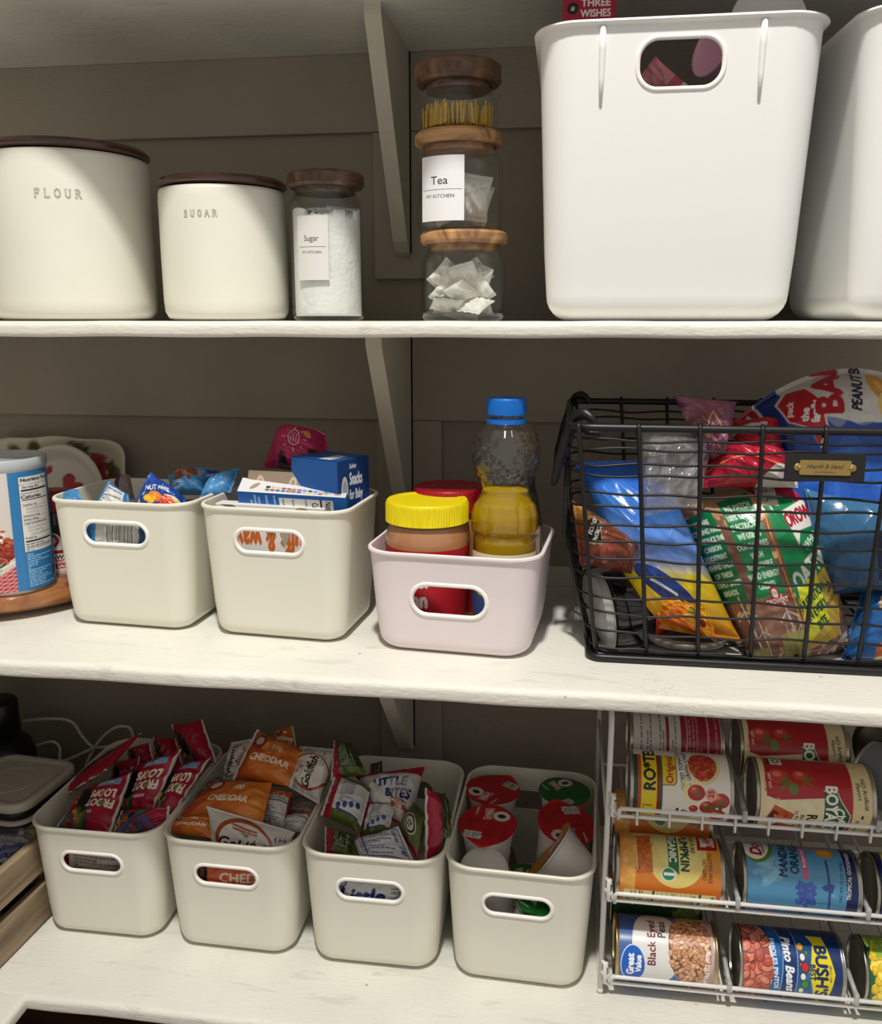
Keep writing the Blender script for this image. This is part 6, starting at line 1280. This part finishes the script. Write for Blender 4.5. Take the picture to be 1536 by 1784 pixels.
# clear bags
c = Cv(90, 70, (200, 200, 200)); 
packet('clear_bag', 'crumpled clear plastic bag between the blue bag and the loaf', 'plastic bag', *Q((1120, 900, .925), (1220, 880, .92), (1246, 760, .955), (1108, 745, .96)), .04, c, None, 'v', M_CLEAR, 108, sf=.05, crump=.005)
for (px, py, col) in ((1127, 765, (206, 50, 120)), (1120, 776, (222, 180, 60)), (1112, 790, (30, 130, 170)), (1111, 802, (176, 30, 110)), (1108, 815, (190, 170, 60))): pass
c = Cv(80, 80, (110, 66, 96)); c.blobs(30, 0, 0, 80, 80, 5, 14, [(150, 90, 110), (84, 50, 84), (120, 70, 60), (176, 130, 150)], al=.6); c.line([(20, 30), (40, 60), (60, 34)], 2, (196, 160, 100))
packet('bag_top', 'mauve gathered top of a tied plastic bag above the rim', 'plastic bag', *Q((1222, 800, .955), (1262, 800, .955), (1284, 700, .965), (1172, 690, .965)), .05, c, None, None, M_BAGBREAD, 109, crump=.004)
# the loaf
c = Cv(210, 200, (120, 82, 66)); c.blobs(260, 0, 0, 210, 200, 4, 14, [(134, 92, 74), (108, 72, 58), (146, 106, 84), (96, 62, 52)], al=.4); c.blobs(60, 0, 0, 210, 190, 2, 3.4, [(196, 162, 116), (176, 140, 100)], asp=1.8)
c.grad(20, 170, 130, 200, (170, 126, 88), (196, 156, 112), False)
G1, G2 = (14, 104, 62), (16, 124, 70)
c.poly([(0, 76), (0, 176), (42, 182), (42, 76)], G1)
yy = 168
for s_ in ('WE ARE', 'WORKING HARD', 'TO REDUCE THE', 'CARBON', 'FOOTPRINT', 'BEHIND EACH', 'OF THESE', 'FRESHLY BAKED', 'BREADS.'): c.text(s_, 22, yy, 5.6, (206, 222, 206), bold=.4, sx=.72); yy -= 10
c.poly([(56, 76), (56, 186), (104, 190), (104, 76)], G2); yy = 176
for s_ in ('WE MATCH', '100% OF THE', 'ELECTRICITY', 'WE USE IN', 'OUR BAKERIES', 'WITH', 'RENEWABLE', 'WIND ENERGY', 'CREDITS.'): c.text(s_, 80, yy, 6.4, (206, 222, 206), bold=.5, sx=.80); yy -= 11
c.ell(86, 70, 22, 5, (150, 30, 40)); c.ell(86, 78, 8, 8, (150, 30, 40)); c.ell(86, 78, 5, 5, (210, 190, 180)); c.text('OROWEAT', 86, 70, 5, (226, 210, 200), bold=.5, sx=1.0)
for x, y, s_ in ((30, 66, 1.0), (96, 58, 1.1), (46, 42, .7), (88, 32, .7), (112, 40, .6)):
    for a in (95, 215, 335): c.line([(x, y), (x + 16 * s_ * cos(radians(a)), y + 16 * s_ * sin(radians(a)))], 2.2 * s_, (190, 180, 170))
    c.line([(x, y), (x + 6 * s_, y - 46 * s_)], 3 * s_, (190, 180, 170))
c.poly([(0, 0), (46, 0), (46, 24), (0, 26)], (150, 146, 76), .8); c.poly([(74, 0), (120, 0), (120, 36), (74, 34)], (150, 146, 76), .8)
c.line([(112, 140), (118, 190)], 2, (206, 150, 40)); c.line([(112, 140), (114, 40)], 2, (206, 150, 40)); c.poly([(118, 60), (118, 170), (128, 176), (150, 200), (210, 200), (210, 130), (210, 60)], G2)
c.poly([(100, 200), (210, 200), (210, 176), (176, 160), (150, 178), (112, 184)], (170, 18, 50)); c.poly([(118, 200), (112, 172), (140, 166), (146, 190)], (206, 198, 186)); c.text('NO', 128, 188, 6, (150, 120, 60), bold=.4); c.text('TOPPING', 130, 176, 5, (30, 90, 60), bold=.4, sx=.8)
c.poly([(140, 160), (196, 172), (204, 140), (160, 136), (150, 120)], (222, 216, 210)); c.text('OROWEAT', 174, 154, 15, (160, 24, 50), rot=10, bold=1.4, sx=.62); c.text('WHOLE', 176, 126, 8, (206, 220, 206), rot=26, bold=.5, shear=.2); c.text('OATNUT', 166, 100, 19, (222, 226, 214), rot=24, bold=1.4, sx=.82)
c.poly([(120, 12), (120, 66), (188, 96), (202, 70), (180, 20)], (206, 150, 40)); c.poly([(122, 14), (122, 64), (187, 93), (199, 70), (178, 22)], (176, 150, 60)); c.poly([(122, 20), (124, 76), (164, 90), (166, 40)], (206, 206, 40))
c.text('NUTRITION', 146, 66, 9, (16, 84, 50), rot=20, bold=1.0, sx=.78); c.text('IN EVERY', 148, 52, 9, (16, 84, 50), rot=20, bold=1.0, sx=.8); c.text('BITE', 152, 38, 9, (16, 84, 50), rot=20, bold=1.0, sx=.8); c.text('28', 180, 72, 8, (60, 40, 16), rot=26, bold=.6); c.text('WHOLE GRAIN', 182, 60, 4, (60, 40, 16), rot=26, bold=.3); c.text('NET WT 1 LB 8 OZ (680g)', 168, 8, 5, (222, 216, 206), rot=22, bold=.5, sx=.8)
packet('bread_loaf', 'sliced oat bread loaf in a green, red and yellow printed bag', 'bread', *Q((1298, 1172, .935), (1488, 1128, .935), (1410, 820, 1.0), (1168, 878, .99)), .092, c, None, None, M_BAGBREAD, 110, crump=.0016)
c = Cv(110, 60, (168, 18, 46)); c.blobs(12, 0, 0, 110, 60, 5, 14, [(190, 30, 60), (130, 10, 34)], al=.5); c.line([(4, 20), (50, 34), (100, 18)], 1.4, (206, 150, 60)); c.poly([(60, 0), (110, 0), (110, 26), (80, 22)], (196, 186, 180))
packet('bread_bag_neck', 'crimson gathered neck of the loaf bag behind the rim', 'bread bag', *Q((1225, 850, .945), (1390, 850, .94), (1372, 786, .965), (1232, 770, .965)), .045, c, None, 'h', M_BAGBREAD, 111, sf=.04, crump=.004)
# black round tub and its rim
t = thing('black_tub', 'glossy black round tub lying on its side in the basket', 'tub', P(1082, 1062, .955), (0, 0, 0))
t.rotation_euler = Vector((-.93, -.26, -.10)).to_track_quat('Z', 'Y').to_euler()
m = MB(); m.lathe([(.0005, -.052), (.020, -.050), (.034, -.040), (.042, -.024), (.045, -.004), (.044, .012), (.041, .022), (.0005, .022)], 56); m.obj('bowl', mat('gloss_black', (14, 14, 15), .12, coat=.6), t)
m = MB(); m.lathe([(.040, .020), (.046, .021), (.048, .024), (.047, .031), (.040, .033), (.0005, .033)], 56); m.obj('clear_rim', mat('frosted_rim', (190, 188, 184), .3, trans=.3), t, sharp=40)
m = MB(); m.lathe([(.0345, -.0408), (.0430, -.0245), (.0415, -.0235), (.033, -.0395)], 56); m.obj('red_band', mat('red_band', (206, 50, 34), .3), t)
m = MB(); m.lathe([(.0005, .002), (.040, .002), (.042, .0005), (.0435, .002), (.0445, .007), (.043, .008), (.041, .005), (.0005, .005)], 64)
o = m.obj('tub_lid', mat('clear_lid_plastic', (150, 148, 138), .2, trans=.6), None); o.location = P(1192, 1140, .935); o.location.z = BZ + .006; tag(o, 'clear round plastic lid lying on the basket floor', 'lid')

# ------------------------------------------------------------ left end of the lower shelf
M_CRATE = wood('weathered_crate_wood', (104, 88, 68), (160, 140, 112), .5, .7, 'Y')
t = thing('wooden_crate', 'weathered wooden slat crate at the left end of the lower shelf', 'crate', (-.648, .80, Z_BOT), (0, 0, radians(-4)))
for z0, z1 in ((.003, .052), (.070, .115)): m = MB(); m.box(-.008, -.02, z0, .004, .165, z1, bev=.0012); m.obj('slat', M_CRATE, t, smooth=False)
for z0, z1 in ((.003, .052), (.070, .115)): m = MB(); m.box(-.30, .158, z0, -.009, .168, z1, bev=.0012); m.obj('slat', M_CRATE, t, smooth=False)
m = MB(); m.box(-.030, .135, .003, -.009, .157, .115, bev=.001); m.obj('corner_post', M_CRATE, t, smooth=False)
m = MB(); m.box(-.29, -.02, .003, -.010, .155, .010); m.obj('base', M_CRATE, t, smooth=False)
c = Cv(60, 50, (20, 26, 50)); c.blobs(14, 0, 0, 60, 50, 3, 7, [(40, 60, 120), (206, 196, 40), (90, 90, 100), (24, 24, 30)], al=.8); c.rect(6, 4, 16, 46, (176, 178, 184))
packet('dark_packet', 'dark blue packet with yellow marks inside the crate', 'packet', (-.672, .80, .768), (-.664, .95, .768), (-.664, .95, .850), (-.674, .80, .845), .012, c, None, 'v', None, 121)
c = Cv(110, 60, (176, 178, 178)); c.blobs(40, 0, 14, 110, 60, 4, 12, [(150, 152, 154), (200, 202, 204), (130, 132, 136)], asp=3, al=.35); c.rect(0, 4, 110, 16, (70, 78, 130)); c.rect(0, 8, 110, 10, (120, 126, 170))
M_ZIP = clearish('zip_bag_film', (225, 228, 230), .60, (200, 202, 206))
for k, (lab, q) in enumerate((('clear zip bag with blue seal hanging over the crate', Q((-30, 1512, .90), (62, 1486, .93), (70, 1440, .96), (-40, 1450, .96))), ('second clear zip bag lying behind the first on the crate', Q((-20, 1460, .95), (78, 1470, .96), (30, 1404, 1.0), (-20, 1420, 1.0))))):
    packet('zip_bag', lab, 'zip bag', *q, .014, c, 'clear zip bags by the crate', 'v', M_FILM2, 130 + k, sf=.05, crump=.004)
c = Cv(90, 10, (60, 70, 130)); c.rect(0, 4, 90, 6, (110, 118, 170))
# food container with grey lid
cp = W(22, 1357, Y=1.0); cz = cp.z; t = thing('food_container', 'dark food container with square grey rounded lid', 'container', (cp.x, 1.0, cz), (0, 0, radians(-6)))
def rr_slab(w, l, rc, levels): 
    m = MB(); L_ = [[(x, y, z) for x, y in rrect(w - 2 * i, l - 2 * i, max(.004, rc - i))] for z, i in levels]; n0 = m.n; m.grid(np.array(L_), wu=True); k = len(L_[0]); m.Fi.append(np.array(list(range(k - 1, -1, -1)) + list(range((len(L_) - 1) * k, len(L_) * k))) + n0); m.Fn.append(np.array([k, k])); return m
rr_slab(.125, .125, .026, [(-.012, .004), (-.011, .001), (-.009, 0), (-.002, 0), (0, .001), (.001, .003), (.001, .010), (-.001, .012), (-.001, .016)]).obj('lid', mat('grey_lid_plastic', (190, 182, 170), .4), t, sharp=50)
m = MB(); m.lathe([(.032, -.0012), (.033, .0000), (.034, -.0012)], 48); m.obj('lid_ring', MATS['grey_lid_plastic'], t)
rr_slab(.118, .118, .024, [(-.024, .002), (-.022, 0), (-.014, 0), (-.012, .001)]).obj('seal', mat('black_rubber', (22, 20, 20), .4), t)
rr_slab(.125, .125, .026, [(-.030, .003), (-.028, 0), (-.026, 0), (-.024, .003)]).obj('seal_ring', MATS['grey_lid_plastic'], t)
rr_slab(.116, .116, .024, [(Z_BOT + .002 - cz, .012), (Z_BOT + .01 - cz, .008), (-.030, .001)]).obj('body', mat('smoked_plastic', (40, 38, 36), .2, coat=.4), t)
# black bottle behind
bx = W(5, 1300, Y=1.14).x; t = thing('black_bottle', 'black bottle standing in the dark left corner', 'bottle', (bx, 1.14, Z_BOT)); zt_ = W(10, 1230, Y=1.12).z - Z_BOT; bk = mat('black_plastic', (16, 15, 15), .35)
m = MB(); m.lathe([(.0005, 0), (.044, 0), (.046, .004), (.046, zt_ - .09), (.040, zt_ - .070), (.026, zt_ - .056), (.0005, zt_ - .056)], 48); m.obj('body', bk, t)
m = MB(); m.lathe([(.0005, zt_ - .056), (.024, zt_ - .056), (.028, zt_ - .050), (.027, zt_ - .004), (.024, zt_), (.0005, zt_)], 48); m.obj('cap', bk, t)
# white cable loops on the shelf
m = MB()
def spline(pts, n=60):
    p = np.array(pts); out = []
    for i in range(len(p) - 1):
        p0, p1, p2, p3 = p[max(i - 1, 0)], p[i], p[i + 1], p[min(i + 2, len(p) - 1)]
        for t_ in np.linspace(0, 1, 12, endpoint=False): out.append(.5 * ((2 * p1) + (-p0 + p2) * t_ + (2 * p0 - 5 * p1 + 4 * p2 - p3) * t_ ** 2 + (-p0 + 3 * p1 - 3 * p2 + p3) * t_ ** 3))
    out.append(p[-1]); return np.array(out)
cab = spline([P(40, 1256, 1.20), P(90, 1252, 1.20), P(125, 1258, 1.20), P(145, 1285, 1.19), P(165, 1302, 1.18), P(200, 1300, 1.17), P(212, 1310, 1.17), P(200, 1330, 1.17), P(170, 1330, 1.17), P(150, 1335, 1.17), P(172, 1292, 1.18), P(200, 1268, 1.18), P(225, 1268, 1.18), P(232, 1288, 1.18), P(225, 1320, 1.16)])
m.tube(cab, .0024, 8); m.tube(spline([P(60, 1300, 1.18), P(90, 1292, 1.18), P(104, 1302, 1.18), P(106, 1325, 1.17), P(130, 1318, 1.17), P(165, 1302, 1.17)]), .0024, 8)
o = m.obj('power_cord', mat('white_cord', (206, 202, 196), .45), None); tag(o, 'white power cord looping behind the lower bins', 'cord')

# added stand-in box for an unidentified dark brown area below the lower shelf
t = thing('brown_stand_in', 'dark brown stand-in box added under the lower shelf', 'stand-in', (-.45, 1.0, 0)); M_STANDIN = wood('stand_in_brown', (58, 30, 20), (92, 52, 34), .4, .5)
m = MB(); m.box(-.45, -.20, .0, .45, .20, .40, bev=.004); m.obj('body', M_STANDIN, t, smooth=False); m = MB(); m.box(-.46, -.21, .402, .46, .21, .43, bev=.005); m.obj('lid', M_STANDIN, t, smooth=False)
